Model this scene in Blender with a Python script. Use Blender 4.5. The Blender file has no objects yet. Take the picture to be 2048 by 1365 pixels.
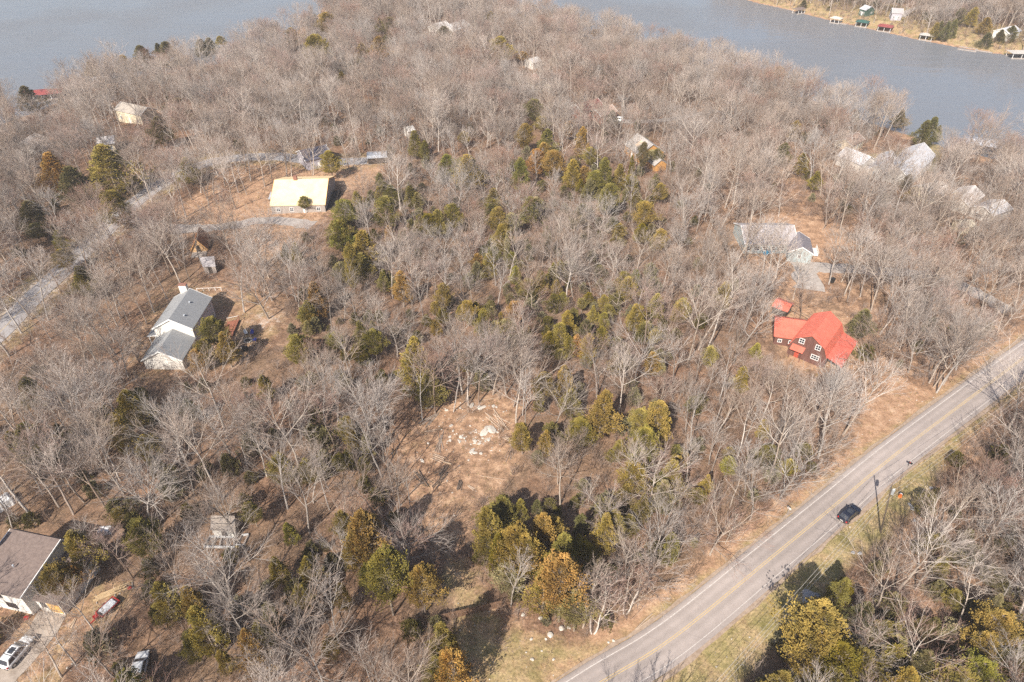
import bpy, bmesh, math, random
import numpy as np
from mathutils import Vector

# ---------------------------------------------------------------- camera, sky, sun, exposure
SC = bpy.context.scene
F_PX, PITCH, CAM_H = 1380.0, math.radians(38.0), 95.0      # focal length for a 2048 px wide frame, tilt below the horizon, height
SUN_EL, SHADOW_AZ = math.radians(41.0), math.radians(26.6)  # shadows run 26.6 degrees right of the view direction
cam_d = bpy.data.cameras.new('camera')
cam = bpy.data.objects.new('camera', cam_d)
SC.collection.objects.link(cam)
cam.location = (0, 0, CAM_H)
cam.rotation_euler = (math.pi / 2 - PITCH, 0, 0)
cam_d.sensor_width = 36.0
cam_d.lens = 36.0 * F_PX / 2048.0
cam_d.clip_end = 20000
cam_d.clip_start = 0.5
SC.camera = cam
world = bpy.data.worlds.new('World')
SC.world = world
world.use_nodes = True
wn = world.node_tree
sky = wn.nodes.new('ShaderNodeTexSky')
sky.sky_type = 'NISHITA'
sky.sun_disc = False
sky.sun_elevation = SUN_EL
sky.sun_rotation = SHADOW_AZ + math.pi
sky.air_density = 1.0
sky.dust_density = 1.6
wn.nodes['Background'].inputs[1].default_value = 0.088
wn.links.new(sky.outputs[0], wn.nodes['Background'].inputs[0])
sun_d = bpy.data.lights.new('sun', 'SUN')
sun_d.energy = 4.9
sun_d.angle = math.radians(0.53)
sun_d.color = (1.0, 0.92, 0.81)
sun = bpy.data.objects.new('sun', sun_d)
SC.collection.objects.link(sun)
sun.rotation_euler = Vector((math.sin(SHADOW_AZ) * math.cos(SUN_EL), math.cos(SHADOW_AZ) * math.cos(SUN_EL), -math.sin(SUN_EL))).to_track_quat('-Z', 'Y').to_euler()
SC.view_settings.view_transform = 'Standard'
SC.view_settings.look = 'None'
SC.view_settings.gamma = 1.0
SC.view_settings.exposure = 0.74
SC.view_settings.use_curve_mapping = False
SC.cycles.use_adaptive_sampling = True
SC.cycles.adaptive_threshold = 0.025
SC.cycles.max_bounces = 3
SC.cycles.diffuse_bounces = 2
SC.cycles.glossy_bounces = 2
SC.cycles.transparent_max_bounces = 4
SC.cycles.volume_bounces = 0
SC.cycles.use_denoising = False

RNG = random.Random(7)
COL = SC.collection
WATER_Z = -7.0

# ---------------------------------------------------------------- measuring helpers
CP, SP = math.cos(PITCH), math.sin(PITCH)
def ray(px, py):
    u = -(py - 682.5) / F_PX
    return ((px - 1024) / F_PX, CP + u * SP, -SP + u * CP)
def plane(px, py, z):
    d = ray(px, py); t = (z - CAM_H) / d[2]
    return (d[0] * t, d[1] * t)
def pix(x, y, z):
    dz = z - CAM_H; zf = y * CP - dz * SP; u = y * SP + dz * CP
    return 1024 + F_PX * x / zf, 682.5 - F_PX * u / zf
def inpoly(x, y, poly):
    x = np.asarray(x, float); y = np.asarray(y, float); r = np.zeros(x.shape, bool)
    n = len(poly)
    for i in range(n):
        x1, y1 = poly[i]; x2, y2 = poly[(i + 1) % n]
        if y1 == y2: continue
        c = ((y1 > y) != (y2 > y)) & (x < (x2 - x1) * (y - y1) / (y2 - y1) + x1)
        r ^= c
    return r
def segdist(x, y, pts, closed=False):
    x = np.asarray(x, float); y = np.asarray(y, float); best = np.full(x.shape, 1e9)
    n = len(pts)
    for i in range(n if closed else n - 1):
        (x1, y1), (x2, y2) = pts[i][:2], pts[(i + 1) % n][:2]
        dx, dy = x2 - x1, y2 - y1; L = dx * dx + dy * dy + 1e-9
        t = np.clip(((x - x1) * dx + (y - y1) * dy) / L, 0, 1)
        best = np.minimum(best, np.hypot(x - x1 - t * dx, y - y1 - t * dy))
    return best

# ---------------------------------------------------------------- the lie of the land
NEAR_SHORE = [plane(px, py, WATER_Z) for px, py in ((-500, 400), (-100, 290), (0, 252), (80, 222), (150, 192), (230, 165), (300, 150), (370, 143), (430, 130),
              (500, 118), (560, 92), (600, 60), (640, 28), (670, -10), (700, -50), (760, -85), (860, -90), (930, -50), (960, -5), (1000, 22), (1080, 52), (1200, 82), (1350, 122),
              (1500, 165), (1620, 200), (1700, 232), (1760, 254), (1830, 276), (1900, 300), (1960, 312), (2048, 335), (2300, 400), (2700, 520))] + [(700, 60), (700, -250), (-700, -250), (-700, 150)]
FAR_SHORE = [plane(px, py, WATER_Z) for px, py in ((1360, -60), (1430, -22), (1510, 5), (1580, 20), (1640, 36), (1700, 50), (1760, 62), (1830, 78), (1900, 92), (1980, 106), (2048, 112), (2200, 128), (2500, 170))] + [(1100, 500), (1100, 1200), (200, 1200)]
def sstep(t): t = np.clip(t, 0, 1); return t * t * (3 - 2 * t)
def T(x, y):
    x = np.asarray(x, float); y = np.asarray(y, float)
    d1 = np.where(inpoly(x, y, NEAR_SHORE), 1, -1) * segdist(x, y, NEAR_SHORE, True)
    d2 = np.where(inpoly(x, y, FAR_SHORE), 1, -1) * segdist(x, y, FAR_SHORE, True)
    und = 0.45 * np.sin(x * 0.045 + 1.3) * np.cos(y * 0.052) + 0.3 * np.sin(x * 0.09 - y * 0.07)
    z1 = np.where(d1 > 0, WATER_Z + 0.25 + 6.7 * sstep(d1 / 75.0), WATER_Z + np.maximum(d1 * 0.12, -3))
    z2 = np.where(d2 > 0, WATER_Z + 0.25 + 2.2 * sstep(d2 / 14.0) + np.minimum(d2 * 0.05, 14), WATER_Z + np.maximum(d2 * 0.12, -3))
    land = sstep(np.maximum(d1, d2) / 40.0)
    return np.maximum(z1, z2) + und * land
def Tz(x, y): return float(T(np.array([x]), np.array([y]))[0])
def at(px, py, h=0.0):
    """the point h metres above the ground that the pixel shows"""
    z = 0.0
    for _ in range(7):
        x, y = plane(px, py, z + h); z = Tz(x, y)
    x, y = plane(px, py, z + h)
    return Vector((x, y, z + h))
def atv(pxs, pys, h=0.0):
    d = np.array([ray(a, b) for a, b in zip(pxs, pys)]); z = np.zeros(len(d)); h = np.asarray(h, float)
    for _ in range(7):
        t = (z + h - CAM_H) / d[:, 2]; x, y = d[:, 0] * t, d[:, 1] * t; z = T(x, y)
    return x, y, z

# ---------------------------------------------------------------- materials
MATS = {}
def nn(nt, kind, **kw):
    n = nt.nodes.new(kind)
    for k, v in kw.items(): setattr(n, k, v)
    return n
def mat(name, c1, c2=None, scale=1.0, rough=0.85, bump=0.0, metal=0.0, spec=0.25, detail=5.0, tint=False, stretch=None, trans=0.0, rnd=0.0):
    if name in MATS: return MATS[name]
    m = bpy.data.materials.new(name); m.use_nodes = True; nt = m.node_tree
    b = nt.nodes['Principled BSDF']
    b.inputs['Roughness'].default_value = rough; b.inputs['Metallic'].default_value = metal
    b.inputs['Specular IOR Level'].default_value = spec
    c2 = c2 or tuple(v * 0.82 for v in c1)
    tc = nn(nt, 'ShaderNodeTexCoord'); src = tc.outputs['Object']
    if stretch:
        mp = nn(nt, 'ShaderNodeMapping'); mp.inputs['Scale'].default_value = stretch
        nt.links.new(src, mp.inputs[0]); src = mp.outputs[0]
    nz = nn(nt, 'ShaderNodeTexNoise'); nz.inputs['Scale'].default_value = scale; nz.inputs['Detail'].default_value = detail; nz.inputs['Roughness'].default_value = 0.65
    nt.links.new(src, nz.inputs['Vector'])
    rp = nn(nt, 'ShaderNodeValToRGB'); rp.color_ramp.elements[0].position = 0.32; rp.color_ramp.elements[1].position = 0.68
    rp.color_ramp.elements[0].color = (*c2, 1); rp.color_ramp.elements[1].color = (*c1, 1)
    nt.links.new(nz.outputs['Fac'], rp.inputs[0]); out = rp.outputs[0]
    if tint or rnd:
        oi = nn(nt, 'ShaderNodeObjectInfo')
        if tint:
            mx = nn(nt, 'ShaderNodeMix', data_type='RGBA', blend_type='MULTIPLY'); mx.inputs[0].default_value = 1
            nt.links.new(out, mx.inputs[6]); nt.links.new(oi.outputs['Color'], mx.inputs[7]); out = mx.outputs[2]
        if rnd:
            hv = nn(nt, 'ShaderNodeHueSaturation')
            mr = nn(nt, 'ShaderNodeMapRange'); mr.inputs[3].default_value = 1 - rnd; mr.inputs[4].default_value = 1 + rnd
            nt.links.new(oi.outputs['Random'], mr.inputs[0]); nt.links.new(mr.outputs[0], hv.inputs['Value'])
            mr2 = nn(nt, 'ShaderNodeMapRange'); mr2.inputs[3].default_value = 1.25; mr2.inputs[4].default_value = 0.7
            nt.links.new(oi.outputs['Random'], mr2.inputs[0]); nt.links.new(mr2.outputs[0], hv.inputs['Saturation'])
            nt.links.new(out, hv.inputs['Color']); out = hv.outputs[0]
    nt.links.new(out, b.inputs['Base Color'])
    if bump:
        bp = nn(nt, 'ShaderNodeBump'); bp.inputs['Strength'].default_value = bump; bp.inputs['Distance'].default_value = 0.05
        nt.links.new(nz.outputs['Fac'], bp.inputs['Height']); nt.links.new(bp.outputs[0], b.inputs['Normal'])
    if trans:
        tr = nn(nt, 'ShaderNodeBsdfTranslucent'); nt.links.new(out, tr.inputs[0])
        ms = nn(nt, 'ShaderNodeMixShader'); ms.inputs[0].default_value = trans
        nt.links.new(b.outputs[0], ms.inputs[1]); nt.links.new(tr.outputs[0], ms.inputs[2])
        nt.links.new(ms.outputs[0], nt.nodes['Material Output'].inputs[0])
    MATS[name] = m
    return m

# ---------------------------------------------------------------- mesh helpers
def tag(o, label=None, cat=None, group=None, kind=None):
    if label: o['label'] = label
    if cat: o['category'] = cat
    if group: o['group'] = group
    if kind: o['kind'] = kind
    return o
def empty(name, loc, label=None, cat=None, group=None):
    o = bpy.data.objects.new(name, None); COL.objects.link(o); o.location = loc; o.empty_display_size = 0.3
    return tag(o, label, cat, group)
def origin_of(o):
    v = Vector((0, 0, 0))
    while o is not None: v += o.location; o = o.parent
    return v
class Fr:
    """a level local frame: origin, heading of its x axis"""
    def __init__(s, o, ang): s.o = Vector(o); s.c, s.s = math.cos(ang), math.sin(ang); s.ang = ang
    def p(s, x, y, z): return Vector((s.o.x + x * s.c - y * s.s, s.o.y + x * s.s + y * s.c, s.o.z + z))
class MB:
    def __init__(s): s.v = []; s.f = []; s.m = []
    def add(s, vs, fs, mi=0):
        b = len(s.v); s.v.extend([tuple(v) for v in vs]); s.f.extend([tuple(i + b for i in f) for f in fs]); s.m.extend([mi] * len(fs)); return s
    def box(s, fr, x0, x1, y0, y1, z0, z1, mi=0):
        vs = [fr.p(x, y, z) for z in (z0, z1) for x, y in ((x0, y0), (x1, y0), (x1, y1), (x0, y1))]
        return s.add(vs, [(3, 2, 1, 0), (4, 5, 6, 7), (0, 1, 5, 4), (1, 2, 6, 5), (2, 3, 7, 6), (3, 0, 4, 7)], mi)
    def prism(s, fr, poly, x0, x1, mi=0):
        """polygon in (y, z) pushed along x"""
        n = len(poly); vs = [fr.p(x0, y, z) for y, z in poly] + [fr.p(x1, y, z) for y, z in poly]
        return s.add(vs, [tuple(range(n)), tuple(range(2 * n - 1, n - 1, -1))] + [(i, i + n, (i + 1) % n + n, (i + 1) % n) for i in range(n)], mi)
    def slab(s, pts, thick, mi=0):
        """flat polygon of 3D points thickened downwards"""
        n = len(pts); vs = [Vector(p) for p in pts] + [Vector(p) - Vector((0, 0, thick)) for p in pts]
        return s.add(vs, [tuple(range(n)), tuple(range(2 * n - 1, n - 1, -1))] + [(i, i + n, (i + 1) % n + n, (i + 1) % n) for i in range(n)], mi)
    def tube(s, pts, rad, n=6, mi=0, cap=True):
        pts = [Vector(p) for p in pts]; k = len(pts)
        if not hasattr(rad, '__len__'): rad = [rad] * k
        b = len(s.v)
        for i, p in enumerate(pts):
            d = (pts[min(i + 1, k - 1)] - pts[max(i - 1, 0)])
            d = d.normalized() if d.length > 1e-6 else Vector((0, 0, 1))
            a = d.cross(Vector((0, 0, 1)) if abs(d.z) < 0.9 else Vector((1, 0, 0))).normalized(); c = d.cross(a)
            for j in range(n):
                t = 2 * math.pi * j / n; s.v.append(tuple(p + (a * math.cos(t) + c * math.sin(t)) * rad[i]))
        for i in range(k - 1):
            for j in range(n):
                s.f.append((b + i * n + j, b + i * n + (j + 1) % n, b + (i + 1) * n + (j + 1) % n, b + (i + 1) * n + j)); s.m.append(mi)
        if cap:
            s.f.append(tuple(b + j for j in range(n))[::-1]); s.m.append(mi)
            s.f.append(tuple(b + (k - 1) * n + j for j in range(n))); s.m.append(mi)
        return s
    def mesh(s, name, mats, off=(0, 0, 0), smooth=False, fix=True):
        me = bpy.data.meshes.new(name); o = Vector(off)
        me.from_pydata([(v[0] - o.x, v[1] - o.y, v[2] - o.z) for v in s.v], [], s.f)
        for m in (mats if isinstance(mats, (list, tuple)) else [mats]): me.materials.append(m)
        if any(s.m): me.polygons.foreach_set('material_index', s.m)
        if smooth: me.polygons.foreach_set('use_smooth', [True] * len(s.f))
        if fix:
            bm = bmesh.new(); bm.from_mesh(me); bmesh.ops.recalc_face_normals(bm, faces=bm.faces); bm.to_mesh(me); bm.free()
        me.update()
        return me
    def build(s, name, mats, parent=None, smooth=False, fix=True):
        off = origin_of(parent) if parent else Vector((0, 0, 0))
        o = bpy.data.objects.new(name, s.mesh(name, mats, off, smooth, fix)); COL.objects.link(o)
        if parent: o.parent = parent
        return o
def part(name, m, parent, fn, *a, **k):
    b = MB(); getattr(b, fn)(*a, **k); return b.build(name, m, parent)

# ---------------------------------------------------------------- ground, water
def smooth_line(pts, step=2.0):
    """Catmull-Rom through 2D points, resampled"""
    P = [np.array(p[:2], float) for p in pts]; P = [2 * P[0] - P[1]] + P + [2 * P[-1] - P[-2]]; out = []
    for i in range(1, len(P) - 2):
        n = max(2, int(np.linalg.norm(P[i + 1] - P[i]) / step))
        for k in range(n):
            t = k / n
            out.append(0.5 * (2 * P[i] + (P[i + 1] - P[i - 1]) * t + (2 * P[i - 1] - 5 * P[i] + 4 * P[i + 1] - P[i + 2]) * t * t + (3 * P[i] - P[i - 1] - 3 * P[i + 1] + P[i + 2]) * t ** 3))
    out.append(P[-2]); return [tuple(p) for p in out]
def pxline(pts, step=2.0): return smooth_line([tuple(at(a, b))[:2] for a, b in pts], step)
ROAD = pxline([(1204, 1365), (1348, 1275), (1539, 1119), (1670, 1011), (1801, 902), (1997, 754), (2048, 716)], 2.5)
def extend(line, d, at_end, turn=0.0, n=14):
    a, b = (line[-2], line[-1]) if at_end else (line[1], line[0])
    ang = math.atan2(b[1] - a[1], b[0] - a[0]); x, y = b; add = []
    for _ in range(n):
        ang += turn / n; x += math.cos(ang) * d / n; y += math.sin(ang) * d / n; add.append((x, y))
    return line + add if at_end else add[::-1] + line
ROAD = extend(extend(ROAD, 70, False, 0.5), 90, True, -0.1)
ROAD_B = pxline([(-90, 745), (0, 665), (60, 602), (122, 545), (195, 477), (262, 412), (330, 364), (400, 331), (470, 317), (560, 314), (640, 324), (735, 322)], 2.5)
ROAD_B = extend(ROAD_B, 60, False, 0.0)
# open places, traced where the photograph shows the ground
def gpoly(pts): return [tuple(at(a, b))[:2] for a, b in pts]
CLEARING = gpoly([(762, 905), (775, 870), (830, 842), (880, 800), (950, 780), (1015, 782), (1052, 810), (1062, 850), (1045, 890), (1052, 925), (1030, 960), (1010, 985), (985, 998), (962, 1020),
                  (958, 1060), (905, 1095), (958, 1140), (968, 1200), (1010, 1235), (1060, 1252), (1120, 1272), (1190, 1282), (1240, 1270), (1100, 1365), (1060, 1420), (880, 1420), (905, 1330), (905, 1260), (890, 1190), (880, 1150), (875, 1110), (800, 1010), (765, 955)])
LAWN = gpoly([(1700, 905), (1722, 850), (1735, 790), (1725, 742), (1752, 722), (1790, 745), (1850, 780), (1905, 800), (1990, 735), (2020, 700), (1860, 830), (1760, 900)])
VERGE = gpoly([(1290, 1365), (1348, 1321), (1515, 1179), (1741, 991), (1850, 901), (2060, 740), (2060, 775), (1985, 830), (1905, 905), (1862, 985), (1800, 1050), (1770, 1085), (1700, 1125), (1660, 1200), (1600, 1260), (1530, 1320), (1480, 1380), (1400, 1470), (1300, 1560), (1000, 1560), (1200, 1420)])
YELLOW_YARD = gpoly([(352, 470), (350, 420), (400, 385), (430, 350), (500, 325), (600, 322), (720, 318), (775, 335), (745, 372), (690, 385), (680, 420), (600, 470), (590, 520), (520, 515), (450, 478)])
GREY_YARD = gpoly([(250, 690), (275, 630), (310, 580), (380, 555), (470, 565), (560, 590), (575, 660), (540, 700), (490, 720), (440, 745), (360, 765), (280, 770), (230, 740)])
BROWN_YARD = gpoly([(0, 1330), (0, 1190), (100, 1190), (190, 1150), (280, 1150), (300, 1180), (270, 1220), (200, 1270), (150, 1320), (140, 1365), (100, 1420), (-60, 1420)])
SHED_YARD = gpoly([(395, 1062), (500, 1062), (500, 1105), (440, 1125), (395, 1115)])
BLUE_YARD = gpoly([(1470, 455), (1560, 420), (1660, 450), (1720, 500), (1790, 520), (1960, 560), (1960, 580), (1760, 555), (1660, 560), (1600, 590), (1575, 600), (1560, 560), (1480, 520)])
RED_YARD = gpoly([(1530, 630), (1545, 590), (1600, 590), (1640, 615), (1720, 640), (1735, 700), (1720, 760), (1650, 760), (1580, 740), (1560, 690)])
SHORE_YARD = gpoly([(1690, 320), (1860, 285), (1885, 290), (1880, 320), (1870, 345), (1800, 350), (1730, 345)])
OPENS = [CLEARING, LAWN, VERGE, YELLOW_YARD, GREY_YARD, BROWN_YARD, BLUE_YARD, RED_YARD, SHORE_YARD, SHED_YARD]
AVOID, LANES = [], []       # places where no tree stands: discs, lanes
def ground_material():
    m = bpy.data.materials.new('leaf litter and grass'); m.use_nodes = True; nt = m.node_tree; L = nt.links.new
    b = nt.nodes['Principled BSDF']; b.inputs['Roughness'].default_value = 0.95; b.inputs['Specular IOR Level'].default_value = 0.1
    tc = nn(nt, 'ShaderNodeTexCoord')
    def noise(s, d=6, r=0.65, w=0):
        n = nn(nt, 'ShaderNodeTexNoise'); n.inputs['Scale'].default_value = s; n.inputs['Detail'].default_value = d; n.inputs['Roughness'].default_value = r
        mp = nn(nt, 'ShaderNodeMapping'); mp.inputs['Location'].default_value = (w * 13.7, w * 7.1, w); L(tc.outputs['Object'], mp.inputs[0]); L(mp.outputs[0], n.inputs['Vector'])
        return n.outputs['Fac']
    def ramp(f, stops):
        r = nn(nt, 'ShaderNodeValToRGB'); e = r.color_ramp.elements
        while len(e) < len(stops): e.new(0.5)
        for q, (p, c) in zip(e, stops): q.position = p; q.color = (*c, 1)
        L(f, r.inputs[0]); return r.outputs[0]
    def mix(f, a, c, mode='MIX'):
        x = nn(nt, 'ShaderNodeMix', data_type='RGBA', blend_type=mode)
        if isinstance(f, float): x.inputs[0].default_value = f
        else: L(f, x.inputs[0])
        L(a, x.inputs[6]); L(c, x.inputs[7]); return x.outputs[2]
    def edge(attr, n, soft=0.25):
        a = nn(nt, 'ShaderNodeAttribute', attribute_name=attr)
        s = nn(nt, 'ShaderNodeMath', operation='ADD'); L(a.outputs['Fac'], s.inputs[0]); L(n, s.inputs[1])
        r = nn(nt, 'ShaderNodeMapRange'); r.interpolation_type = 'SMOOTHSTEP'; r.inputs[1].default_value = 1.0 - soft; r.inputs[2].default_value = 1.0 + soft; L(s.outputs[0], r.inputs[0]); return r.outputs[0]
    fine, mid, big = noise(2.6, 4, 0.75, 1), noise(0.5, 6, 0.7, 2), noise(0.07, 4, 0.6, 3)
    litter = ramp(mid, [(0.3, (0.115, 0.07, 0.048)), (0.5, (0.21, 0.128, 0.085)), (0.72, (0.345, 0.225, 0.155))])
    litter = mix(0.75, litter, ramp(fine, [(0.3, (0.38, 0.35, 0.35)), (0.5, (0.9, 0.88, 0.87)), (0.68, (1.7, 1.62, 1.55))]), 'MULTIPLY')
    litter = mix(ramp(big, [(0.42, (0, 0, 0)), (0.62, (0.5, 0.5, 0.5))]), litter, ramp(fine, [(0.3, (0.12, 0.085, 0.055)), (0.7, (0.30, 0.22, 0.15))]))
    straw = ramp(mid, [(0.3, (0.24, 0.145, 0.09)), (0.52, (0.40, 0.25, 0.16)), (0.72, (0.52, 0.365, 0.25))])
    straw = mix(0.7, straw, ramp(fine, [(0.3, (0.5, 0.46, 0.43)), (0.5, (.97, .96, .95)), (0.7, (1.45, 1.42, 1.38))]), 'MULTIPLY')
    grass = ramp(noise(0.33, 6, 0.7, 5), [(0.34, (0.19, 0.165, 0.065)), (0.5, (0.31, 0.25, 0.12)), (0.66, (0.44, 0.325, 0.19))])
    grass = mix(0.75, grass, ramp(fine, [(0.3, (0.4, 0.4, 0.38)), (0.5, (0.95, .95, .95)), (0.7, (1.6, 1.55, 1.5))]), 'MULTIPLY')
    rock = ramp(noise(0.8, 6, 0.7, 6), [(0.4, (0.42, 0.32, 0.25)), (0.62, (0.62, 0.56, 0.5))])
    c = mix(edge('straw', mid), litter, straw); c = mix(edge('grass', noise(0.25, 6, 0.7, 4)), c, grass); c = mix(edge('rock', noise(0.7, 6, 0.7, 7), 0.12), c, rock)
    L(c, b.inputs['Base Color'])
    bp = nn(nt, 'ShaderNodeBump'); bp.inputs['Strength'].default_value = 0.6; bp.inputs['Distance'].default_value = 0.15; L(fine, bp.inputs['Height']); L(bp.outputs[0], b.inputs['Normal'])
    return m
def build_ground():
    xs = np.concatenate([[-6000, -3000, -1500, -900, -600, -450], np.arange(-400, 442.6, 2.5), [500, 600, 800, 1200, 2000, 4000, 7000]])
    ys = np.concatenate([[-3000, -1000, -400, -200, -80, -30, 0, 15], np.arange(25, 580, 2.5), [600, 650, 720, 820, 1000, 1300, 2000, 4000, 9000]])
    X, Y = np.meshgrid(xs, ys); Z = T(X, Y); nx, ny = len(xs), len(ys)
    me = bpy.data.meshes.new('ground'); me.vertices.add(nx * ny); me.vertices.foreach_set('co', np.stack([X, Y, Z], -1).ravel())
    i = np.arange(nx * ny).reshape(ny, nx); q = np.stack([i[:-1, :-1], i[:-1, 1:], i[1:, 1:], i[1:, :-1]], -1).reshape(-1, 4)
    me.loops.add(q.size); me.loops.foreach_set('vertex_index', q.ravel()); me.polygons.add(len(q)); me.polygons.foreach_set('loop_start', np.arange(len(q)) * 4)
    me.update(calc_edges=True); me.polygons.foreach_set('use_smooth', [True] * len(q))
    x, y = X.ravel(), Y.ravel()
    def soft(poly, w=4.0): return sstep((np.where(inpoly(x, y, poly), 1, -1) * segdist(x, y, poly, True) + w * 0.6) / w)
    rd = segdist(x, y, ROAD); rb = segdist(x, y, ROAD_B)
    dfar = np.where(inpoly(x, y, FAR_SHORE), 1, -1) * segdist(x, y, FAR_SHORE, True)
    dn = np.where(inpoly(x, y, NEAR_SHORE), 1, -1) * segdist(x, y, NEAR_SHORE, True)
    cl = soft(CLEARING, 5)
    low = sstep((75 - y) / 14.0)
    grass = np.maximum.reduce([soft(VERGE) * 0.68, cl * (0.22 + 0.33 * low), soft(GREY_YARD, 8) * 0.35, soft(SHORE_YARD, 6) * 0.75, sstep((11 - rb) / 5) * 0.45, ((dfar > 0) & (dfar < 45)) * 0.55, soft(BROWN_YARD) * 0.38, sstep((7 - rd) / 3) * 0.5])
    straw = np.maximum.reduce([soft(LAWN, 7) * 0.95, soft(YELLOW_YARD, 9) * 0.72, cl * 0.55, ((dfar > 0) & (dfar < 9)) * 1.0, soft(GREY_YARD, 8) * 0.5, soft(BLUE_YARD, 8) * 0.7, soft(RED_YARD, 8) * 0.75, ((dn > 0) & (dn < 5)) * 0.8, sstep((9 - rd) / 4) * 0.75, soft(BROWN_YARD) * 0.5,
                               0.45 * sstep((x - 20) / 60)])
    rx, ry, _ = at(955, 885); hx, hy, _ = at(530, 640)
    rock = np.maximum.reduce([0.40 * np.exp(-((x - rx) / 9) ** 2 - ((y - ry) / 8) ** 2), 0.5 * np.exp(-((x - hx) / 8) ** 2 - ((y - hy) / 8) ** 2), 0.5 * sstep((6.5 - rb) / 3), 0.3 * soft(BROWN_YARD)])
    for n, a in (('grass', grass), ('straw', straw), ('rock', rock)):
        at_ = me.attributes.new(n, 'FLOAT', 'POINT'); at_.data.foreach_set('value', a.astype(np.float32))
    me.materials.append(ground_material())
    o = bpy.data.objects.new('ground', me); COL.objects.link(o); tag(o, 'leaf-strewn ground of the wooded peninsula', kind='structure')
build_ground()
def water():
    m = bpy.data.materials.new('lake water'); m.use_nodes = True; nt = m.node_tree; b = nt.nodes['Principled BSDF']; L = nt.links.new
    b.inputs['Base Color'].default_value = (0.17, 0.177, 0.192, 1); b.inputs['Roughness'].default_value = 0.36; b.inputs['IOR'].default_value = 1.333
    tc = nn(nt, 'ShaderNodeTexCoord'); mp = nn(nt, 'ShaderNodeMapping'); mp.inputs['Rotation'].default_value = (0, 0, 0.35); mp.inputs['Scale'].default_value = (0.06, 0.2, 1); L(tc.outputs['Object'], mp.inputs[0])
    n1 = nn(nt, 'ShaderNodeTexNoise'); n1.inputs['Scale'].default_value = 1.0; n1.inputs['Detail'].default_value = 2.5; L(mp.outputs[0], n1.inputs['Vector'])
    n2 = nn(nt, 'ShaderNodeTexNoise'); n2.inputs['Scale'].default_value = 0.012; n2.inputs['Detail'].default_value = 3; L(tc.outputs['Object'], n2.inputs['Vector'])
    r = nn(nt, 'ShaderNodeMapRange'); r.inputs[1].default_value = 0.35; r.inputs[2].default_value = 0.65; r.inputs[3].default_value = 0.3; r.inputs[4].default_value = 0.75; L(n2.outputs['Fac'], r.inputs[0])
    bp = nn(nt, 'ShaderNodeBump'); bp.inputs['Distance'].default_value = 0.5; L(r.outputs[0], bp.inputs['Strength']); L(n1.outputs['Fac'], bp.inputs['Height']); L(bp.outputs[0], b.inputs['Normal'])
    wr = nn(nt, 'ShaderNodeMapRange'); wr.inputs[1].default_value = 0.38; wr.inputs[2].default_value = 0.62; wr.inputs[3].default_value = 0.12; wr.inputs[4].default_value = 0.4; L(n2.outputs['Fac'], wr.inputs[0]); L(wr.outputs[0], b.inputs['Roughness'])
    b2 = MB(); b2.add([(-9000, -3000, WATER_Z), (9000, -3000, WATER_Z), (9000, 12000, WATER_Z), (-9000, 12000, WATER_Z)], [(0, 1, 2, 3)])
    tag(b2.build('lake_water', m, fix=False), 'blue-grey rippled lake water around the peninsula', kind='structure')
water()

def offset(line, d):
    out = []
    for i, p in enumerate(line):
        a, c = line[max(i - 1, 0)], line[min(i + 1, len(line) - 1)]
        dx, dy = c[0] - a[0], c[1] - a[1]; L = math.hypot(dx, dy); out.append((p[0] - dy / L * d, p[1] + dx / L * d))
    return out
def strip(name, line, d0, d1, lift, m, parent=None, ragged=0.0, thick=0.0, nseg=1, kind=None):
    rows = []
    n = len(line)
    jl = [RNG.uniform(-ragged, ragged) for _ in range(n)]; jr = [RNG.uniform(-ragged, ragged) for _ in range(n)]
    A = np.array(offset(line, d0)); B = np.array(offset(line, d1))
    b = MB(); vs = []; U = []
    for k in range(nseg + 1):
        t = k / nseg; P = A * (1 - t) + B * t
        if ragged:
            nrm = (B - A) / (np.linalg.norm(B - A, axis=1)[:, None] + 1e-9)
            P = P + nrm * (np.array(jl) * (1 - t) + np.array(jr) * t)[:, None]
        z = T(P[:, 0], P[:, 1]) + lift
        vs.append(np.column_stack([P, z])); U.append(t)
    V = np.stack(vs, 1).reshape(-1, 3); k = nseg + 1
    fs = [(i * k + j, i * k + j + 1, (i + 1) * k + j + 1, (i + 1) * k + j) for i in range(n - 1) for j in range(nseg)]
    if thick:
        m0 = len(V); lo = V.copy(); lo[:, 2] -= thick; V = np.vstack([V, lo])
        for i in range(n - 1):
            fs.append((i * k, (i + 1) * k, (i + 1) * k + m0, i * k + m0)); fs.append((i * k + nseg, i * k + nseg + m0, (i + 1) * k + nseg + m0, (i + 1) * k + nseg))
    b.add([tuple(v) for v in V], fs); o = b.build(name, m, parent)
    at_ = o.data.attributes.new('across', 'FLOAT', 'POINT'); u = np.tile(np.array(U), n); at_.data.foreach_set('value', (np.concatenate([u, u]) if thick else u).astype(np.float32))
    if kind: o['kind'] = kind
    return o
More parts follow.
